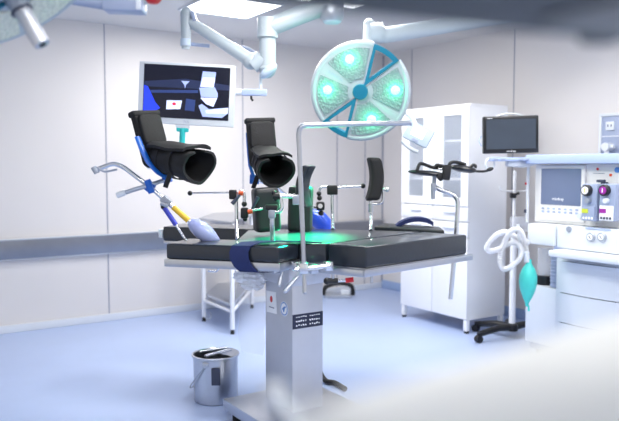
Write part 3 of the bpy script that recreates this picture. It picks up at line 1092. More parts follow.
def lamp_head(root, M, R, green=True, rot=0.0):
    D = lambda x: math.radians(x + rot)
    solid = [(73.5, 217.5), (253.5, 398.5)]
    b = MB()
    for a0, a1 in solid:
        pts = [(0, 0)] + [(R * math.cos(D(a0 + (a1 - a0) * i / 36)), R * math.sin(D(a0 + (a1 - a0) * i / 36))) for i in range(37)]
        b.prism(pts, -0.06, 0.0, M)
    body = b.build('lamp_body', 'lamp_white', root)
    # thin bright rim
    b = MB()
    for a0, a1 in solid:
        b.tube([M @ Vector((R * math.cos(D(a0 + (a1 - a0) * i / 40)), R * math.sin(D(a0 + (a1 - a0) * i / 40)), -0.02)) for i in range(41)], 0.024, 10)
    b.build('rim', 'lamp_white', body)
    for a0, a1 in ((39, 73), (218, 253)):
        outer = sector_loop(R * 1.03, D(a0 - 0.5), D(a1 + 0.5), R * 0.12)
        cx = sum(p[0] for p in outer) / len(outer)
        cy = sum(p[1] for p in outer) / len(outer)
        am = D((a0 + a1) / 2)
        inner = sector_loop(R * 0.925, D(a0 + 3.6), D(a1 - 3.6), R * 0.33)
        MB().ringstrip(outer, inner, -0.055, 0.012, M).build('open_frame', 'lamp_blue', root)
    k = 0
    for a0, a1, lr, la_ in ((77, 138, 0.72, 108), (156, 213, 0.70, 176), (-27, 33, 0.74, 2), (257, 317, 0.64, 292)):
        pts = [(R * rr * math.cos(D(a0 + (a1 - a0) * i / 20)), R * rr * math.sin(D(a0 + (a1 - a0) * i / 20))) for rr, rng in ((0.92, range(21)), (0.27, range(20, -1, -1))) for i in rng]
        b = MB()
        b.prism(pts, -0.001, 0.006, M)
        lens = b.build('lens', 'lamp_lens' if green else 'lamp_lens_pale', root, smooth=False)
        c = M @ Vector((R * lr * math.cos(D(la_)), R * lr * math.sin(D(la_)), 0.008))
        if green:
            MB().lathe([(0, 0.006), (0.028, 0.003), (0.034, 0.0), (0, -0.001)], frame_z(c, M.to_3x3() @ Vector((0, 0, 1))), 20).build('light_diode', 'led_green', lens, 'glowing green light')
            ld = bpy.data.lights.new('diode_glow', 'POINT')
            ld.energy = 1.0
            ld.color = (0.0, 1.0, 0.40)
            ld.shadow_soft_size = 0.02
            lo = bpy.data.objects.new('diode_glow', ld)
            COL.objects.link(lo)
            lo.parent = root
            lo.location = c + (M.to_3x3() @ Vector((0, 0, 0.035))) - ROOT[root]
    return body


LAMP_D = 5.1
LR = 46.6 / 700 * LAMP_D
LC = W(360.3, 91.8, LAMP_D)
lamp = thing('surgical_lamp', 'round four-section surgical lamp glowing green above the table', 'surgical lamp', LC)
ML = frame_z(LC, (-0.10, -0.95, -0.22), (0.0, 0, 1))
lamp_head(lamp, ML, LR)
MB().lathe([(0, 0.03), (LR * 0.15, 0.028), (LR * 0.165, 0.02), (LR * 0.165, -0.01), (0, -0.01)], ML, 32).build('hub', 'lamp_blue', lamp)
# small printed word on the upper left spoke
text('SURGICAL', ML @ Matrix.Rotation(math.radians(-33), 4, 'Z') @ T((-LR * 0.62, 0.0, 0.0012)), 0.028, 'blue_grey_plastic', 'printed_word', lamp)
dA = 5.3
b = MB()
b.cyl(W(368, 47, dA - .03), W(369, 24, dA), 0.040)
b.ball(W(369, 24, dA), 0.042)
b.cyl(W(368, 47, dA - .03), W(361, 88, dA), 0.03)
b.build('yoke', 'lamp_white', lamp)
b = MB()
b.cyl(W(370, 33, dA), W(382, 33, dA), 0.078)
b.cyl(W(382, 34, dA), W(384, 34, dA), 0.066)
b.build('arm_joint', 'lamp_white', lamp)
arm = [W(383, 35.5, dA), W(430, 28, dA), W(580, 2.5, dA)]
MB().tube(arm, 0.06, 16).build('lamp_arm', 'lamp_white', lamp)
e = arm[-1]
MB().cyl(e + Vector((0, 0, -0.1)), Vector((e.x, e.y, CEIL)), 0.075).build('ceiling_post', 'lamp_white', lamp)
# control box on the lamp's side bracket
cd = 4.95
b = MB()
cbM = frame_z(W(418.5, 134.5, cd), (-0.2, -1, 0.18), (-0.05, 0, 1)) @ Matrix.Rotation(-0.52, 4, 'Z')
cbx = MB().box((0.19, 0.135, 0.035), cbM, 0.012).build('control_box', 'lamp_sat', lamp)
MB().box((0.095, 0.075, 0.002), cbM @ T((-0.005, 0.012, 0.0185))).build('control_screen', 'screen_pale', cbx)
MB().box((0.045, 0.02, 0.004), cbM @ T((0.0, -0.05, 0.0185)), 0.001).build('control_key', 'blue_grey_plastic', cbx)
b = MB()
b.tube(smooth_path([W(402, 141, cd), W(407, 146, cd), W(413, 150, cd), W(418, 152, cd)], 4), 0.014, 10)
b.build('box_handle', 'white_plastic', lamp)
b = MB()
b.tube(smooth_path([W(398, 108, dA - .05), W(408, 113, dA - .1), W(414, 122, cd + .06), W(417, 132, cd + .03)], 5), 0.02, 10)
b.build('box_bracket', 'white_plastic', lamp)
# the green beam that falls on the table
sp = bpy.data.lights.new('lamp_beam', 'SPOT')
sp.energy = 2600
sp.color = (0.0, 1.0, 0.38)
sp.spot_size = math.radians(37)
sp.spot_blend = 1.0
sp.shadow_soft_size = 0.12
so = bpy.data.objects.new('lamp_beam', sp)
COL.objects.link(so)
tgt = WZ(293, 237, TZ)
src = LC + Vector((-0.05, -0.30, -0.12))
so.location = src - LC
so.rotation_euler = (tgt - src).to_track_quat('-Z', 'Y').to_euler()
so.parent = lamp

# second lamp, upper left, close to the viewer
D2 = 2.4
C2 = W(14, -2, D2)
lamp2 = thing('surgical_lamp', 'unlit surgical lamp with silver grip cut off by the top left corner', 'surgical lamp', C2)
N2 = Vector((0.523, -0.066, -0.844)).normalized()
ML2 = frame_z(C2, N2, (0.3, 0.2, 1))
lamp_head(lamp2, ML2, 0.285, False, 30)
g0, g1_ = C2 + N2 * 0.005, C2 + N2 * 0.185
b = MB()
b.cyl(g0, C2 + N2 * 0.05, 0.036, 0.034, 28)
b.build('grip_collar', 'grey_metal', lamp2)
b = MB()
b.cyl(C2 + N2 * 0.05, g1_, 0.030, 0.027, 28)
grip = b.build('grip', 'satin_steel', lamp2, 'silver handle')
MB().cyl(C2 + N2 * 0.184, C2 + N2 * 0.188, 0.012, 0.012).build('grip_end', 'black_plastic', grip)
MB().cyl(C2 + N2 * 0.048, C2 + N2 * 0.054, 0.0375, 0.0375, 28).build('grip_ring', 'dark_slot', grip)
b = MB()
d3 = 3.0
b.tube([C2 - N2 * 0.05, W(30, -40, D2 + .2), W(44, -6, d3), W(75, 0, d3), W(106, 5, d3)], 0.022, 12)
b.build('lamp_arm', 'blue_grey_plastic', lamp2)
MB().box((0.165, 0.10, 0.045), T(W(125, 7.2, d3)) @ Matrix.Rotation(0.03, 4, 'Y'), 0.006).build('arm_box', 'blue_grey_plastic', lamp2)
MB().box((0.02, 0.12, 0.055), T(W(141.5, 6, d3)), 0.004).build('arm_end', 'white_plastic', lamp2)
b = MB()
b.lathe([(0, -0.022), (0.022, -0.018), (0.036, -0.004), (0.038, 0.03), (0, 0.03)], T(W(153, -1, d3)), 24)
b.build('arm_cap', 'red', lamp2, 'round red cap')
cp = W(153, -1, d3)
MB().cyl(cp + Vector((0, 0, 0.02)), Vector((cp.x, cp.y, CEIL)), 0.03).build('ceiling_post', 'lamp_white', lamp2)
MB().cyl(W(140, 5, d3), cp + Vector((0, 0, 0.05)), 0.02).build('arm_link', 'lamp_white', lamp2)

# dark lamp housing, very close to the viewer
HD = Vector((0.33, 0.14, 0)).normalized()
HN = Vector((-HD.y, HD.x, 0))
HC = Vector((0.042, 0.71, 1.645)) + HD * 0.46 - HN * 0.14
HM = T(HC) @ Matrix((HD, HN, Vector((0, 0, 1)))).transposed().to_4x4()
dl = thing('lamp_housing', 'grey lamp arm housing, blurred and close, across the top right of the photo', 'surgical lamp', HC)
MB().prism(rrect(1.30, 0.28, 0.06, 6), 0.0, 0.10, HM, 0.025, 3).build('shell', 'dark_lamp_shell', dl)
MB().prism(rrect(0.5, 0.16, 0.05, 5, -0.05, 0), -0.004, 0.001, HM).build('lens_cover', 'black_plastic', dl)
MB().cyl(HM @ Vector((0.3, 0, 0.09)), Vector(((HM @ Vector((0.3, 0, 0))).x, (HM @ Vector((0.3, 0, 0))).y, CEIL)), 0.04).build('drop_tube', 'grey_metal', dl)
kp = W(600, 29, 0.84)
MB().box((0.045, 0.03, 0.035), T(kp), 0.008).build('side_knob', 'black_plastic', dl)

# ================================================================== ceiling pendant with monitor arm
d = 5.0
cpnd = thing('ceiling_pendant', 'white jointed ceiling pendant arms reaching down beside the wall monitor', 'pendant arm', Vector((W(332, 10, d).x, d, CEIL)))
ctop = W(332, 22, d)
MB().lathe([(0, 0), (0.06, 0.0), (0.082, 0.025), (0.084, 0.06), (0.084, CEIL - ctop.z), (0, CEIL - ctop.z)], T(ctop), 32).build('column', 'grey_metal', cpnd)
MB().lathe([(0, -0.012), (0.055, -0.008), (0.066, 0.004), (0, 0.004)], T(ctop), 32).build('column_cap', 'lamp_sat', cpnd)
MB().tube([W(329, 4, d), W(300, 15, d), W(270, 27, d), W(263, 30, d)], 0.066, 18).build('upper_arm', 'lamp_white', cpnd)
b = MB()
b.cyl(W(267.5, 18, d), W(267.5, 38, d), 0.072)
b.cyl(W(267.5, 38, d), W(267.5, 66, d), 0.058)
b.lathe([(0.058, 0.0), (0.066, -0.02), (0.05, -0.06), (0.02, -0.085), (0, -0.088)], T(W(267.5, 66, d)), 24)
b.build('vertical_joint', 'lamp_white', cpnd)
b = MB()
b.ball(W(268.5, 71, d - .03), (0.075, 0.05, 0.035), Matrix.Rotation(-0.7, 4, 'Y'))
b.build('joint_cap', 'lamp_sat', cpnd)
b = MB()
a, c = W(250, 60, d), W(190, 22, d)
b.tube([a, a.lerp(c, 0.5), c], 0.045, 16, rf=lambda u: 0.048 - 0.012 * u)
b.build('spring_arm', 'lamp_white', cpnd)
b = MB()
b.ball(W(251, 61, d), (0.062, 0.055, 0.062))
b.cyl(W(252, 66, d), W(262, 58, d), 0.06)
b.build('elbow', 'lamp_white', cpnd)
b = MB()
b.cyl(W(186, 13, d), W(186, 36, d), 0.040, 0.036)
b.cyl(W(186, 36, d), W(185.5, 49, d), 0.034, 0.028)
b.ball(W(186.5, 14, d), (0.042, 0.042, 0.05))
b.build('end_joint', 'lamp_white', cpnd)
MB().cyl(W(185.6, 39, d), W(185.6, 46, d), 0.037).build('end_ring', 'lamp_sat', cpnd)
MB().box((0.03, 0.08, 0.075), T(W(194, 17, d)) @ Matrix.Rotation(-0.3, 4, 'Y'), 0.012).build('end_plate', 'blue_grey_plastic', cpnd)
b = MB()
b.tube([W(190, 44, d + .05), W(200, 45, d + .05), W(209.5, 46, d + .05)], 0.013, 10)
b.build('grip_bar', 'blue_grey_plastic', cpnd)
b = MB()
b.tube(smooth_path([W(235, 42, d + .25), W(236, 47, d + .25), W(246, 48, d + .25), W(256, 54, d + .2)], 4), 0.013, 10)
b.build('cable_guide', 'blue_grey_plastic', cpnd)
MB().cyl(W(260.5, 74, d), W(260.5, 93, d), 0.011).build('drop_rod', 'white_plastic', cpnd)
MB().box((0.175, 0.06, 0.045), T(W(254.5, 92.5, d)), 0.008).build('arm_block', 'pale_blue_plastic', cpnd)
MB().cyl(W(243, 92.3, d), W(229, 92.6, d), 0.022).build('monitor_arm', 'white_plastic', cpnd)
MB().tube([W(251, 96, d), W(251.5, 99, d), W(253, 101, d)], 0.008, 8).build('cable_clip', 'black_plastic', cpnd)

# ------------------------------------------------------------------ monitor with the operating picture
tvd = 4.93
TC = W(186.4, 94.2, tvd)
TMs = frame_z(TC, (0.0, -1, 0.0), (0, 0, 1)) @ Matrix.Rotation(-0.052, 4, 'Z')
tv = thing('wall_monitor', 'large white framed monitor showing a dark operating picture, on the pendant arm', 'monitor', TC)
pxm = tvd / 700
TW, THh = 95.5 * pxm, 60.5 * pxm
MB().box((TW, THh, 0.05), TMs @ T((0, 0, -0.025)), 0.008).build('housing', 'white_plastic', tv)
SW, SH = 85.2 * pxm, 52 * pxm
sc = MB().box((SW, SH, 0.004), TMs @ T((0, 0.013, 0.001))).build('screen', 'screen_navy', tv, 'lit screen with a dark blue picture')


def scr(poly, m, z, nm, M=None):
    M = TMs if M is None else M
    pts = [((x - 310) / 476 * SW, -(y - 213) / 308 * SH + 0.013) for x, y in poly]
    MB().prism(pts, 0.0025, z, M).build(nm, m, sc, smooth=False)


scr([(74, 160), (300, 135), (546, 160), (546, 190), (74, 190)], 'screen_band', 0.0032, 'picture_wall')
scr([(74, 212), (375, 196), (375, 214), (74, 228)], 'screen_slate', 0.0034, 'picture_rail')
scr([(278, 148), (326, 148), (306, 170), (302, 192), (297, 170)], 'screen_lilac', 0.0036, 'picture_glint')
scr([(75, 182), (96, 190), (118, 235), (140, 280), (168, 312), (150, 325), (110, 335), (75, 338)], 'screen_blue', 0.0038, 'picture_drape')
scr([(203, 265), (288, 262), (280, 313), (201, 318)], 'screen_white', 0.0038, 'picture_card')
scr([(245 + 11 * math.cos(i * PI / 6), 284 + 9 * math.sin(i * PI / 6)) for i in range(12)][::-1], 'screen_red', 0.0044, 'picture_mark')
scr([(310, 250), (362, 255), (358, 322), (305, 318)], 'screen_slate', 0.0038, 'picture_block')
scr([(396, 86), (470, 88), (460, 178), (384, 178)], 'screen_lilac', 0.0040, 'picture_pack')
scr([(398, 122), (466, 120), (460, 176), (386, 176)], 'screen_white', 0.0044, 'picture_pack')
scr([(380, 182), (466, 176), (484, 210), (484, 234), (392, 236)], 'screen_lilac', 0.0042, 'picture_pack')
scr([(388, 240), (482, 236), (462, 290), (420, 275)], 'screen_white', 0.0042, 'picture_pack')
scr([(380, 288), (398, 276), (440, 305), (545, 290), (543, 325), (512, 352), (405, 350)], 'screen_lilac', 0.0044, 'picture_tray')
scr([(420, 312), (545, 292), (543, 325), (425, 330)], 'screen_white', 0.0048, 'picture_tray')
text('TCS', TMs @ T((0.005, -THh / 2 + 0.02, 0.0012)), 0.022, 'blue_grey_plastic', 'brand_word', tv)
k = MB()
hb = TMs @ T((-0.02, -THh / 2, -0.02))
k.box((0.085, 0.03, 0.03), hb @ T((0, -0.035, 0)), 0.006)
k.cyl(hb @ Vector((0, -0.03, 0)), hb @ Vector((0, -0.145, 0)), 0.021)
k.build('sterile_grip', 'teal', tv, 'teal grip under the frame')
MB().box((0.10, 0.03, 0.03), hb @ T((0, -0.010, 0)), 0.006).build('grip_mount', 'white_plastic', tv)

# ================================================================== cabinet
c0 = WZ(466, 334.3, 0)
CA, CB = c0.dot(U), c0.dot(V)                 # front plane a, near b
CBF, CAD = CB + 0.89, 0.50                    # far b, depth
CH = W(465, 103, c0.y).z
cab = thing('medical_cabinet', 'tall white medical cabinet with two glass doors standing by the right wall', 'cabinet', RP(CA + CAD / 2, (CB + CBF) / 2, 0))
b = MB()
b.rbox(CA + 0.02, CA + CAD, CB, CB + 0.02, 0.12, CH, 0.003)
b.rbox(CA + 0.02, CA + CAD, CBF - 0.02, CBF, 0.12, CH, 0.003)
b.rbox(CA + CAD - 0.02, CA + CAD, CB, CBF, 0.12, CH, 0.003)
b.rbox(CA + 0.02, CA + CAD, CB, CBF, CH - 0.03, CH, 0.003)
b.rbox(CA + 0.02, CA + CAD, CB, CBF, 0.12, 0.15, 0.003)
b.rbox(CA + 0.03, CA + CAD - 0.03, CB + 0.005, CBF - 0.005, 0.985, 1.01, 0.002)
b.build('carcass', 'white_enamel', cab)
MB().rbox(CA + CAD - 0.03, CA + CAD - 0.021, CB + 0.021, CBF - 0.021, 1.02, CH - 0.031).build('back_lining', 'cabinet_inside', cab)
for z in (1.37, 1.72):
    MB().rbox(CA + 0.06, CA + CAD - 0.03, CB + 0.02, CBF - 0.02, z, z + 0.02).build('shelf', 'white_enamel', cab)
for aa in (CA + 0.03, CA + CAD - 0.03):
    for bb in (CB + 0.025, CBF - 0.025):
        MB().rbox(aa - 0.02, aa + 0.02, bb - 0.02, bb + 0.02, 0.02, 0.125, 0.003).build('leg', 'white_enamel', cab)
        c = RP(aa, bb)
        MB().cyl(Vector((c.x, c.y, 0)), Vector((c.x, c.y, 0.022)), 0.022).build('foot', 'black_rubber', cab)
mid = (CB + CBF) / 2
for i, (b0, b1_) in enumerate(((CB, mid - 0.003), (mid + 0.003, CBF))):
    wdt = b1_ - b0
    zt, zb = CH - 0.02, 1.17
    g0_, g1__ = b0 + wdt * 0.20, b1_ - wdt * 0.28
    if i == 1:
        g0_, g1__ = b0 + wdt * 0.30, b1_ - wdt * 0.24
    gz0, gz1 = 1.215, 1.955
    k = MB()
    k.rbox(CA, CA + 0.02, b0, g0_, 1.14, zt)
    k.rbox(CA, CA + 0.02, g1__, b1_, 1.14, zt)
    k.rbox(CA, CA + 0.02, g0_, g1__, 1.14, gz0)
    k.rbox(CA, CA + 0.02, g0_, g1__, gz1, zt)
    dr = k.build('glass_door', 'white_enamel', cab)
    MB().rbox(CA + 0.008, CA + 0.012, g0_ - 0.005, g1__ + 0.005, gz0 - 0.005, gz1 + 0.005).build('pane', 'glass', dr)
    hb_ = b1_ - 0.035 if i == 0 else b0 + 0.035
    MB().rbox(CA - 0.02, CA, hb_ - 0.006, hb_ + 0.006, 1.45, 1.60, 0.004).build('handle', 'white_plastic', dr)
    k = MB().rbox(CA, CA + 0.02, b0, b1_, 1.005, 1.132, 0.003)
    dw = k.build('drawer', 'white_enamel', cab)
    MB().rbox(CA - 0.02, CA, (b0 + b1_) / 2 - 0.07, (b0 + b1_) / 2 + 0.07, 1.075, 1.088, 0.004).build('handle', 'white_plastic', dw)
    k = MB().rbox(CA, CA + 0.02, b0, b1_, 0.865, 0.997, 0.003)
    dw = k.build('drawer', 'white_enamel', cab)
    MB().rbox(CA - 0.02, CA, (b0 + b1_) / 2 - 0.07, (b0 + b1_) / 2 + 0.07, 0.935, 0.948, 0.004).build('handle', 'white_plastic', dw)
    k = MB().rbox(CA, CA + 0.02, b0, b1_, 0.13, 0.857, 0.003)
    dr = k.build('lower_door', 'white_enamel', cab)
    MB().rbox(CA - 0.02, CA, hb_ - 0.006, hb_ + 0.006, 0.60, 0.75, 0.004).build('handle', 'white_plastic', dr)


def bottle(a, b, z, h, r, label, m='bottle_glass'):
    c = RP(a, b, z)
    o = MB().lathe([(0, 0), (r, 0), (r, h * 0.62), (r * 0.5, h * 0.78), (r * 0.5, h), (0, h)], T(c), 16).build('medicine_bottle', m)
    tag(o, label, 'bottle', 'containers on the cabinet shelves')
    return o


def carton(a, b, z, sx, sy, h, label, m='screen_slate'):
    o = MB().rbox(a - sx / 2, a + sx / 2, b - sy / 2, b + sy / 2, z, z + h, 0.003).build('supply_carton', m)
    tag(o, label, 'box', 'containers on the cabinet shelves')
    return o


bottle(CA + 0.24, CB + 0.71, 1.0105, 0.26, 0.05, 'grey-blue bottle behind the left glass door at the bottom, farther left')
bottle(CA + 0.24, CB + 0.60, 1.0105, 0.30, 0.045, 'tall grey-blue bottle behind the left glass door at the bottom, farther right')
bottle(CA + 0.24, CB + 0.23, 1.0105, 0.27, 0.05, 'grey-blue bottle on the lowest shelf behind the right glass door')
carton(CA + 0.26, CB + 0.21, 1.3905, 0.16, 0.20, 0.26, 'large blue-grey carton on the middle shelf behind the right glass door', 'blue_grey_plastic')
carton(CA + 0.26, CB + 0.63, 1.3905, 0.14, 0.16, 0.10, 'low blue-grey carton on the middle shelf behind the left glass door', 'blue_grey_plastic')

# ================================================================== stand with black base beside the cabinet
SP = WZ(512, 327, 0.1)
st = thing('infusion_stand', 'white pole stand on a black wheeled base beside the cabinet', 'stand', (SP.x, SP.y, 0))
SPv = Vector((SP.x, SP.y, 0))
MB().lathe([(0, 0.07), (0.05, 0.07), (0.05, 0.12), (0.03, 0.135), (0, 0.135)], T(SPv), 24).build('base_hub', 'black_plastic', st)
for q in range(4):
    an = math.radians((205, 135, 32, 80)[q])
    dv = Vector((math.cos(an), math.sin(an), 0))
    k = MB()
    k.tube([SPv + dv * 0.03 + Vector((0, 0, 0.10)), SPv + dv * 0.15 + Vector((0, 0, 0.105)), SPv + dv * 0.25 + Vector((0, 0, 0.09)), SPv + dv * 0.36 + Vector((0, 0, 0.07))], 0.028, 10, rf=lambda u: 0.032 - 0.008 * u)
    lg = k.build('base_leg', 'black_plastic', st)
    wp = SPv + dv * 0.36
    sdv = Vector((-dv.y, dv.x, 0))
    k = MB()
    k.cyl(wp + sdv * 0.022 + Vector((0, 0, 0.032)), wp - sdv * 0.022 + Vector((0, 0, 0.032)), 0.032, None, 18)
    k.cyl(wp + Vector((0, 0, 0.03)), wp + Vector((0, 0, 0.075)), 0.012)
    k.build('caster', 'black_rubber', lg)
MB().cyl(SPv + Vector((0, 0, 0.12)), SPv + Vector((0, 0, 0.95)), 0.028).build('pole', 'white_enamel', st)
MB().cyl(SPv + Vector((0, 0, 0.94)), SPv + Vector((0, 0, 1.46)), 0.014).build('upper_pole', 'white_enamel', st)
zc = W(513, 191, SP.y).z
k = MB()
k.tube(smooth_path([W(500, 186, SP.y), W(501, 190.5, SP.y), W(513, 191, SP.y), W(526, 190.5, SP.y), W(527, 186, SP.y)], 4), 0.006, 8)
k.build('hook_bar', 'white_enamel', st)
k = MB()
k.box((0.05, 0.05, 0.045), T(W(513, 195.5, SP.y - 0.01)), 0.01)
k.cyl(W(514, 195, SP.y - .02), W(519, 193, SP.y - .05), 0.012)
k.build('clamp', 'black_plastic', st)
MB().box((0.14, 0.10, 0.13), T(W(519, 224, SP.y - 0.12)), 0.02).build('tray', 'clear_plastic', st)

# ================================================================== anaesthesia machine
MA, MBB = 4.533, 3.68     # front plane a, left edge b ; s runs toward the viewer (-V)
MW = 1.05
am = thing('anaesthesia_machine', 'large white anaesthesia machine with grey screen at the right edge', 'anaesthesia machine', RP(MA + 0.3, MBB - MW / 2, 0))


def mx(s0, s1, a0, a1, z0, z1, nm, m, par=None, bev=0.006, lab=None):
    return MB().rbox(MA + a0, MA + a1, MBB - s1, MBB - s0, z0, z1, bev).build(nm, m, par or am, lab)


def msolid(px, py, a=0.0):
    """point on the plane a = MA + a, seen at px,py"""
    r = _ray(px, py)
    k = (MA + a) / r.dot(U)
    p = r * k
    return MBB - p.dot(V), EYE + p.z      # s, z


mx(0.02, MW, -0.10, 0.55, 1.517, 1.588, 'top_shelf', 'pale_blue_plastic', bev=0.012)
mx(0.04, MW, 0.0, 0.5, 1.06, 1.514, 'upper_body', 'panel_plastic', bev=0.01)
# screen
s0, z0 = msolid(541, 204, -0.02)
s1, z1 = msolid(581.5, 168.8, -0.02)
fr = mx(s0 - 0.03, s1 + 0.03, -0.02, 0.005, z0 - 0.12, z1 + 0.025, 'display_panel', 'panel_plastic', bev=0.008)
ds = mx(s0, s1, -0.024, -0.018, z0, z1, 'display', 'screen_blue_grey', fr, 0.002, 'blue grey screen')
faceM = frame_z(RP(MA, MBB, 0), -U)      # local x = +s direction, y = up


def fm(s, z, a):
    return faceM @ T((s, z, a))


text('mindray', fm((s0 + s1) / 2 - 0.02, z0 + 0.045, 0.0245), 0.032, 'ink_white', 'brand_word', am)
for r in range(2):
    for q in range(7):
        sk = s0 + 0.01 + q * (s1 - s0) / 7
        MB().box((0.022, 0.013, 0.006), fm(sk + 0.01, z0 - 0.03 - 0.025 * r, 0.022), 0.002).build('display_key', 'pale_blue_plastic' if (q + r) % 3 else 'blue_grey_plastic', fr)
MB().lathe([(0, 0.02), (0.018, 0.018), (0.02, 0), (0, 0)], fm(s1 + 0.0, z0 - 0.07, 0.02), 20).build('turn_knob', 'white_plastic', fr)
# gauges and marks right of the screen
for px, py, r, m in ((598, 169, 0.009, 'red'), (611, 175, 0.010, 'orange'), (617.5, 170, 0.02, 'ink_blue')):
    s, z = msolid(px, py)
    MB().lathe([(0, 0.008), (r, 0.006), (r, 0), (0, 0)], fm(s, z, 0.001), 20).build('indicator', m, am)
s, z = msolid(599, 172)
MB().box((0.09, 0.004, 0.002), fm(s, z - 0.01, 0.001)).build('printed_line', 'seam', am)
# vaporizers
for px, m, lab in ((589.5, 'key_yellow', 'vaporizer with yellow label'), (607.5, 'key_purple', 'vaporizer with purple label')):
    s, zt = msolid(px, 184, -0.10)
    _, zb = msolid(px, 221, -0.10)
    wv = 0.125
    vp = MB().rbox(MA - 0.10, MA + 0.02, MBB - s - wv / 2, MBB - s + wv / 2, zb, zt, 0.012).build('vaporizer', 'blue_grey_plastic', am, lab)
    kz = msolid(px, 190.5, -0.12)[1]
    ks = s - 0.012
    MB().lathe([(0, 0.035), (0.032, 0.035), (0.040, 0.028), (0.040, 0), (0, 0)], fm(ks, kz, 0.10), 28).build('dial', 'black_plastic', vp)
    MB().lathe([(0, 0.040), (0.026, 0.039), (0.028, 0.034), (0, 0.034)], fm(ks, kz, 0.10), 28).build('dial_face', m if m == 'key_purple' else 'ink_white', vp)
    MB().box((0.006, 0.03, 0.003), fm(ks + 0.0, kz, 0.141)).build('dial_mark', 'ink_white' if m == 'key_purple' else 'key_yellow', vp)
    lz = msolid(px, 212, -0.12)[1]
    MB().box((0.105, 0.105, 0.012), fm(s, lz - 0.01, 0.104), 0.003).build('label_plate', 'ink_white' if m == 'key_purple' else 'blue_grey_plastic', vp)
    MB().box((0.05, 0.03, 0.003), fm(s - 0.025, lz + 0.005, 0.1115)).build('colour_label', m, vp)
    for q in range(4):
        MB().box((0.014, 0.016, 0.003), fm(s - 0.035 + q * 0.023, lz - 0.045, 0.1115)).build('printed_letter', 'ink_navy' if m == 'key_purple' else 'ink_white', vp)
    MB().lathe([(0, 0.03), (0.018, 0.028), (0.02, 0.0), (0, 0.0)], fm(s + 0.0, msolid(px, 201, -0.12)[1], 0.10), 20).build('filler_cap', 'grey_metal' if m == 'key_yellow' else 'white_plastic', vp)
sv, zv = msolid(598.5, 185, -0.1)
mx(sv - 0.013, sv + 0.013, -0.06, 0.0, zv - 0.25, zv + 0.02, 'mount_bar', 'dark_slot')
sv, zv = msolid(601, 181, -0.05)
MB().box((0.06, 0.02, 0.03), fm(sv, zv, 0.05), 0.006).build('mount_cap', 'dark_slot', am)
# middle body
mx(0.322, MW, -0.10, 0.5, 0.885, 1.058, 'middle_body', 'white_plastic', bev=0.02)
mx(0.07, 0.32, -0.12, 0.45, 0.895, 1.055, 'absorber_box', 'white_plastic', bev=0.015)
for px in (591.5, 602.5):
    s, z = msolid(px, 237, -0.10)
    g = MB().lathe([(0, 0.02), (0.028, 0.02), (0.033, 0.014), (0.033, 0), (0, 0)], fm(s, z, 0.10), 28).build('pressure_gauge', 'grey_metal', am)
    MB().lathe([(0, 0.023), (0.021, 0.022), (0.022, 0.018), (0, 0.018)], fm(s, z, 0.10), 28).build('gauge_face', 'ink_white', g)
    MB().box((0.004, 0.025, 0.002), fm(s, z, 0.1235) @ Matrix.Rotation(0.6, 4, 'Z')).build('gauge_needle', 'ink_navy', g)
s, z = msolid(569, 229, -0.10)
MB().lathe([(0, 0.012), (0.02, 0.01), (0.022, 0), (0, 0)], fm(s, z, 0.10), 20).build('auxiliary_port', 'grey_metal', am)
s, z = msolid(598, 229, -0.10)
MB().box((0.2, 0.012, 0.002), fm(s, z, 0.101)).build('printed_line', 'pale_blue_plastic', am)
# worktop
mx(0.36, MW, -0.24, 0.45, 0.835, 0.883, 'worktop', 'white_plastic', bev=0.015)
# lower body
mx(0.30, MW, -0.06, 0.5, 0.10, 0.813, 'lower_body', 'white_plastic', bev=0.01)
for i, (za, zb) in enumerate(((0.555, 0.79), (0.33, 0.548), (0.13, 0.323))):
    b = MB()
    g = []
    for j in range(13):
        t = j / 12
        bulge = -0.025 * math.sin(PI * t)
        g.append((MBB - 0.345 - 0.50 * t, MA - 0.085 + bulge))
    top, bot = [], []
    b2_ = MB()
    rows_ = [[RP(a, bb, z) for bb, a in g] for z in (za, zb)]
    inn_ = [[RP(MA - 0.05, bb, z) for bb, a in g] for z in (za, zb)]
    b2_.sheet(rows_).sheet(inn_).sheet([rows_[0], inn_[0]]).sheet([rows_[1], inn_[1]])
    b2_.sheet([[r[0] for r in rows_], [r[0] for r in inn_]]).sheet([[r[-1] for r in rows_], [r[-1] for r in inn_]])
    bmesh.ops.remove_doubles(b2_.bm, verts=b2_.bm.verts[:], dist=0.0005)
    bmesh.ops.recalc_face_normals(b2_.bm, faces=b2_.bm.faces[:])
    dwr = b2_.build('drawer', 'white_plastic', am)
    MB().rbox(MA - 0.088, MA - 0.08, MBB - 0.82, MBB - 0.37, zb - 0.004, zb + 0.002).build('pull_edge', 'dark_slot', dwr)
# left recess with canister and lower cupboard
mx(0.0, 0.30, 0.30, 0.45, 0.56, 0.874, 'recess_back', 'pale_blue_plastic')
mx(0.0, 0.298, -0.04, 0.45, 0.10, 0.56, 'side_cupboard', 'white_plastic', bev=0.012)
c = RP(MA + 0.08, MBB - 0.09, 0.56)
MB().lathe([(0, 0), (0.07, 0), (0.072, 0.03), (0.072, 0.07), (0.06, 0.075), (0, 0.075)], T(c), 28).build('canister_base', 'black_plastic', am)
MB().lathe([(0, 0.076), (0.06, 0.076), (0.06, 0.29), (0, 0.29)], T(c), 28).build('canister', 'clear_plastic', am)
c = RP(MA + 0.02, MBB - 0.245, 0.565)
k = MB()
k.lathe([(0.045, 0.0), (0.045, 0.25), (0, 0.25), (0, 0), (0.045, 0)], T(c), 20)
for q in range(9):
    k.lathe([(0.044, 0.012 + q * 0.027), (0.052, 0.018 + q * 0.027), (0.044, 0.024 + q * 0.027)], T(c), 20)
k.build('bellows', 'blue_grey_plastic', am)
mx(0.02, MW, 0.0, 0.45, 0.04, 0.10, 'plinth', 'blue_grey_plastic')
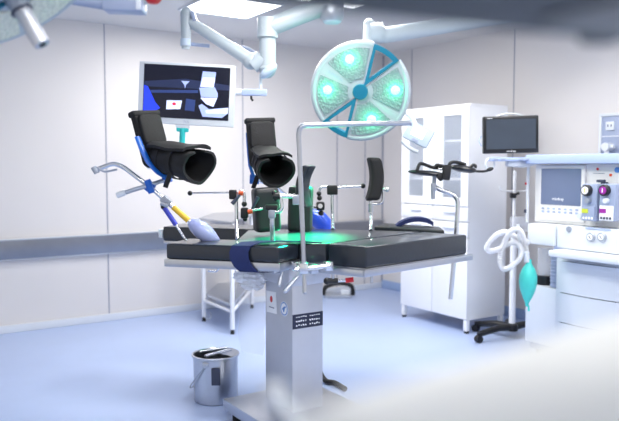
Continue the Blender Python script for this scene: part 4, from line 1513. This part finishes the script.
for ss in (0.08, MW - 0.08):
    for aa in (0.06, 0.40):
        c = RP(MA + aa, MBB - ss)
        MB().cyl(Vector((c.x, c.y, 0)), Vector((c.x, c.y, 0.045)), 0.035).build('caster', 'black_rubber', am)
# slim rail with tags at the left edge
MB().cyl(RP(MA, MBB + 0.03, 1.05), RP(MA, MBB + 0.03, 1.5), 0.012).build('side_rail', 'white_plastic', am)
MB().box((0.014, 0.014, 0.02), T(RP(MA - 0.01, MBB + 0.04, 1.36)) @ RZ, 0.005).build('tag', 'red', am)
MB().box((0.02, 0.02, 0.03), T(RP(MA - 0.01, MBB + 0.04, 1.14)) @ RZ, 0.005).build('tag', 'dark_slot', am)

# patient monitor on the machine's arm
pmd = 5.55
PMc = W(511, 134.6, pmd)
PMm = frame_z(PMc, (-0.05, -1, -0.02), (0, 0, 1)) @ Matrix.Rotation(0.025, 4, 'Z')
q = pmd / 700
pm = thing('patient_monitor', 'black patient monitor with dark screen above the wheeled stand', 'monitor', PMc)
MB().box((54.5 * q, 37 * q, 0.06), PMm @ T((0, 0, -0.03)), 0.012, 3).build('housing', 'monitor_black', pm)
MB().box((48.5 * q, 29.5 * q, 0.004), PMm @ T((0, 0.6 * q, 0.0))).build('screen', 'screen_off', pm)
text('mindray', PMm @ T((0, -16.4 * q, 0.0012)), 0.022, 'ink_white', 'brand_word', pm)
text('mindray', PMm @ T((-21 * q, 16.6 * q, 0.0012)), 0.013, 'ink_white', 'corner_word', pm)
k = MB()
k.tube(smooth_path([PMm @ Vector((-16 * q, 17 * q, -0.05)), PMm @ Vector((-6 * q, 20.5 * q, -0.05)), PMm @ Vector((6 * q, 20.5 * q, -0.05)), PMm @ Vector((16 * q, 17 * q, -0.05))], 4), 0.008, 8)
k.build('carry_handle', 'white_plastic', pm)
MB().tube(smooth_path([W(481.5, 146, pmd + .02), W(479, 141, pmd + .03), W(481.5, 136, pmd + .03)], 4), 0.005, 8).build('side_lead', 'pale_blue_plastic', pm)
mb_ = thing('monitor_bracket', 'pale blue shelf bracket holding the black patient monitor', 'bracket', W(512, 160, pmd))
MB().box((46 * q, 0.16, 0.03), T(W(512.5, 159.3, pmd)), 0.008).build('shelf', 'pale_blue_plastic', mb_)
for px in (496, 503, 521, 528):
    MB().box((0.035, 0.01, 0.014), T(W(px, 159.3, pmd - 0.082)), 0.003).build('slot', 'blue_grey_plastic', mb_)
k = MB()
k.box((0.10, 0.10, 0.05), T(W(513, 163.5, pmd)), 0.012)
k.build('swivel', 'white_plastic', mb_)
MB().tube([W(513, 163.5, pmd), W(524, 164, pmd), RP(MA + 0.05, MBB - 0.02, W(535, 163, pmd).z + 0.02)], 0.03, 10).build('arm', 'white_plastic', mb_)
MB().tube(smooth_path([W(489, 158, pmd), W(486, 162, pmd), W(486.5, 167, pmd), W(489, 168, pmd)], 4), 0.009, 8).build('cable_hook', 'white_plastic', mb_)
MB().tube(smooth_path([W(494, 161, pmd), W(494, 166, pmd), W(490, 170, pmd)], 4), 0.008, 8).build('cable_hook', 'white_plastic', mb_)

# breathing hose, corrugated
hd_ = 5.33
hp = [(529, 243), (522, 240), (514, 236), (506, 232), (498, 234), (491, 240), (487, 247), (490, 251), (499, 249), (508, 244), (516, 243), (521, 249), (520, 258), (512, 266), (504, 269), (500, 263), (501, 252), (505, 241), (510, 232), (516, 229), (521, 232), (524, 240), (526, 250), (527, 258)]
pp = [W(x, y, hd_ + 0.05 * math.sin(i * 0.9)) for i, (x, y) in enumerate(hp)]
path = smooth_path(pp, 12)
NP = len(path) - 1
k = MB()
k.tube(path, 0.02, 12, rf=lambda u: 0.0185 + 0.0035 * (1 if int(round(u * NP)) % 2 else -1))
ho = k.build('breathing_hose', 'hose_white')
tag(ho, 'looped white corrugated breathing hose hanging at the left of the anaesthesia machine', 'hose')
# breathing bag
bg = thing('breathing_bag', 'teal breathing bag hanging from the hose beside the anaesthesia machine', 'breathing bag', W(528, 304, 5.3))
q = 5.3 / 700
prof = [(0, -24), (1.5, -23.5), (2.0, -20), (4.5, -15), (7.6, -7), (9.0, 1), (8.6, 8), (6.5, 14), (3.6, 18.5), (2.4, 21), (2.4, 24), (0, 24)]
MB().lathe([(r * q, z * q) for r, z in prof], T(W(528, 283, 5.3)) @ Matrix.Rotation(0.03, 4, 'Y'), 28).build('bag', 'bag_teal', bg)
MB().cyl(W(527, 262, 5.3), W(526.5, 252, 5.3), 0.022, 0.02).build('neck_fitting', 'white_plastic', bg)
MB().cyl(W(528.5, 305.5, 5.3), W(528.8, 311, 5.3), 0.008).build('tail', 'bag_teal', bg)
k = MB()
k.tube(smooth_path([W(518, 224, 5.36), W(519, 236, 5.36), W(520, 248, 5.36), W(519.5, 260, 5.36)], 4), 0.012, 8)
tag(k.build('sampling_tube', 'white_plastic'), 'thin straight white tube hanging in front of the looped breathing hose', 'tube')

# wall service panel at the right edge
sA = WALL_A
b0w, b1w = b_on_right(604), b_on_right(640)
dpt = RP(WALL_A, b0w).y
zt = W(604, 117, dpt).z
sp_ = thing('gas_panel', 'grey-blue wall service panel with white sockets above the anaesthesia machine', 'wall panel', RP(WALL_A, (b0w + b1w) / 2, 1.5))
MB().rbox(WALL_A - 0.05, WALL_A, b1w, b0w, 1.45, zt, 0.006).build('panel_body', 'blue_grey_plastic', sp_)
MB().rbox(WALL_A - 0.06, WALL_A, b0w - 0.005, b0w + 0.02, 1.45, zt + 0.02, 0.003).build('frame_post', 'white_plastic', sp_)
MB().rbox(WALL_A - 0.06, WALL_A, b1w, b0w + 0.02, zt, zt + 0.025, 0.003).build('frame_bar', 'white_plastic', sp_)
MB().rbox(WALL_A - 0.056, WALL_A, b1w, b0w, zt - 0.175, zt - 0.165, 0.002).build('divider', 'white_plastic', sp_)
bs = b_on_right(613)
so_ = MB().rbox(WALL_A - 0.065, WALL_A - 0.045, bs - 0.04, bs + 0.04, zt - 0.12, zt - 0.045, 0.006).build('socket', 'white_plastic', sp_)
for dbb in (-0.015, 0.015):
    MB().rbox(WALL_A - 0.067, WALL_A - 0.064, bs + dbb - 0.005, bs + dbb + 0.005, zt - 0.09, zt - 0.07).build('socket_hole', 'dark_slot', so_)
k = MB()
c = RP(WALL_A - 0.05, b_on_right(614), zt - 0.26)
k.cyl(c, c - U * 0.09, 0.035)
k.cyl(c - U * 0.06, c - U * 0.06 + Vector((0, 0, -0.1)), 0.018)
k.cyl(c - U * 0.05 - V * 0.06, c - U * 0.05 + V * 0.06, 0.018)
k.build('gas_outlet', 'white_plastic', sp_)

# ================================================================== white draped table right in front of the viewer
ZD = 1.349
DA = math.atan2(0.278, 0.325)
DX = Vector((math.cos(DA), math.sin(DA), 0))
DY = Vector((-math.sin(DA), math.cos(DA), 0))
DO = Vector((0.014, 0.489, 0)) - DX * 0.07      # left far corner of the cloth top
DM = T(DO) @ Matrix((DX, DY, Vector((0, 0, 1)))).transposed().to_4x4()
LW, LDp = 1.25, 0.62
rowsf = []
nA, nB = 44, 26
for i in range(nA + 1):
    row = []
    a = LW * i / nA
    for j in range(nB + 1):
        bb = -LDp + LDp * j / nB
        r = 0.045
        z = ZD
        for e_ in (a, -bb):
            if e_ < r:
                z -= r - math.sqrt(max(0, r * r - (r - e_) ** 2))
        z += 0.005 * math.sin(a * 11 + bb * 6) * min(1, a * 5, -bb * 5)
        row.append(DM @ Vector((a, bb, z)))
    rowsf.append(row)
dr = thing('draped_trolley', 'white cloth-draped trolley, blurred and close, across the bottom right', 'draped table', DM @ Vector((LW / 2, -LDp / 2, 0)))
MB().sheet(rowsf).build('cloth_top', 'cloth_white', dr)


def skirt(line, out):
    g = []
    for k_ in range(9):
        t = k_ / 8
        g.append([p + Vector((0, 0, -0.55 * t)) + out * (0.03 * t * math.sin(i_ * 0.9) + 0.02 * t) for i_, p in enumerate(line)])
    return g


k = MB()
k.sheet(skirt(rowsf[0], -DX))
k.sheet(skirt([r[-1] for r in rowsf], DY))
k.build('cloth_skirt', 'cloth_white', dr)
MB().box((LW - 0.1, LDp - 0.1, 0.03), DM @ T((LW / 2, -LDp / 2, ZD - 0.09)), 0.005).build('tray_top', 'steel', dr)
for aa in (0.12, LW - 0.12):
    for bb in (-0.12, -LDp + 0.12):
        c = DM @ Vector((aa, bb, 0))
        MB().cyl(c, Vector((c.x, c.y, ZD - 0.1)), 0.018).build('leg', 'steel', dr)
kc = W(275, 396, 0.74)
k = MB()
k.ball(kc, 0.016)
k.cyl(kc, DM @ Vector((0.06, -0.06, ZD - 0.08)), 0.007)
k.build('corner_knob', 'white_plastic', dr)
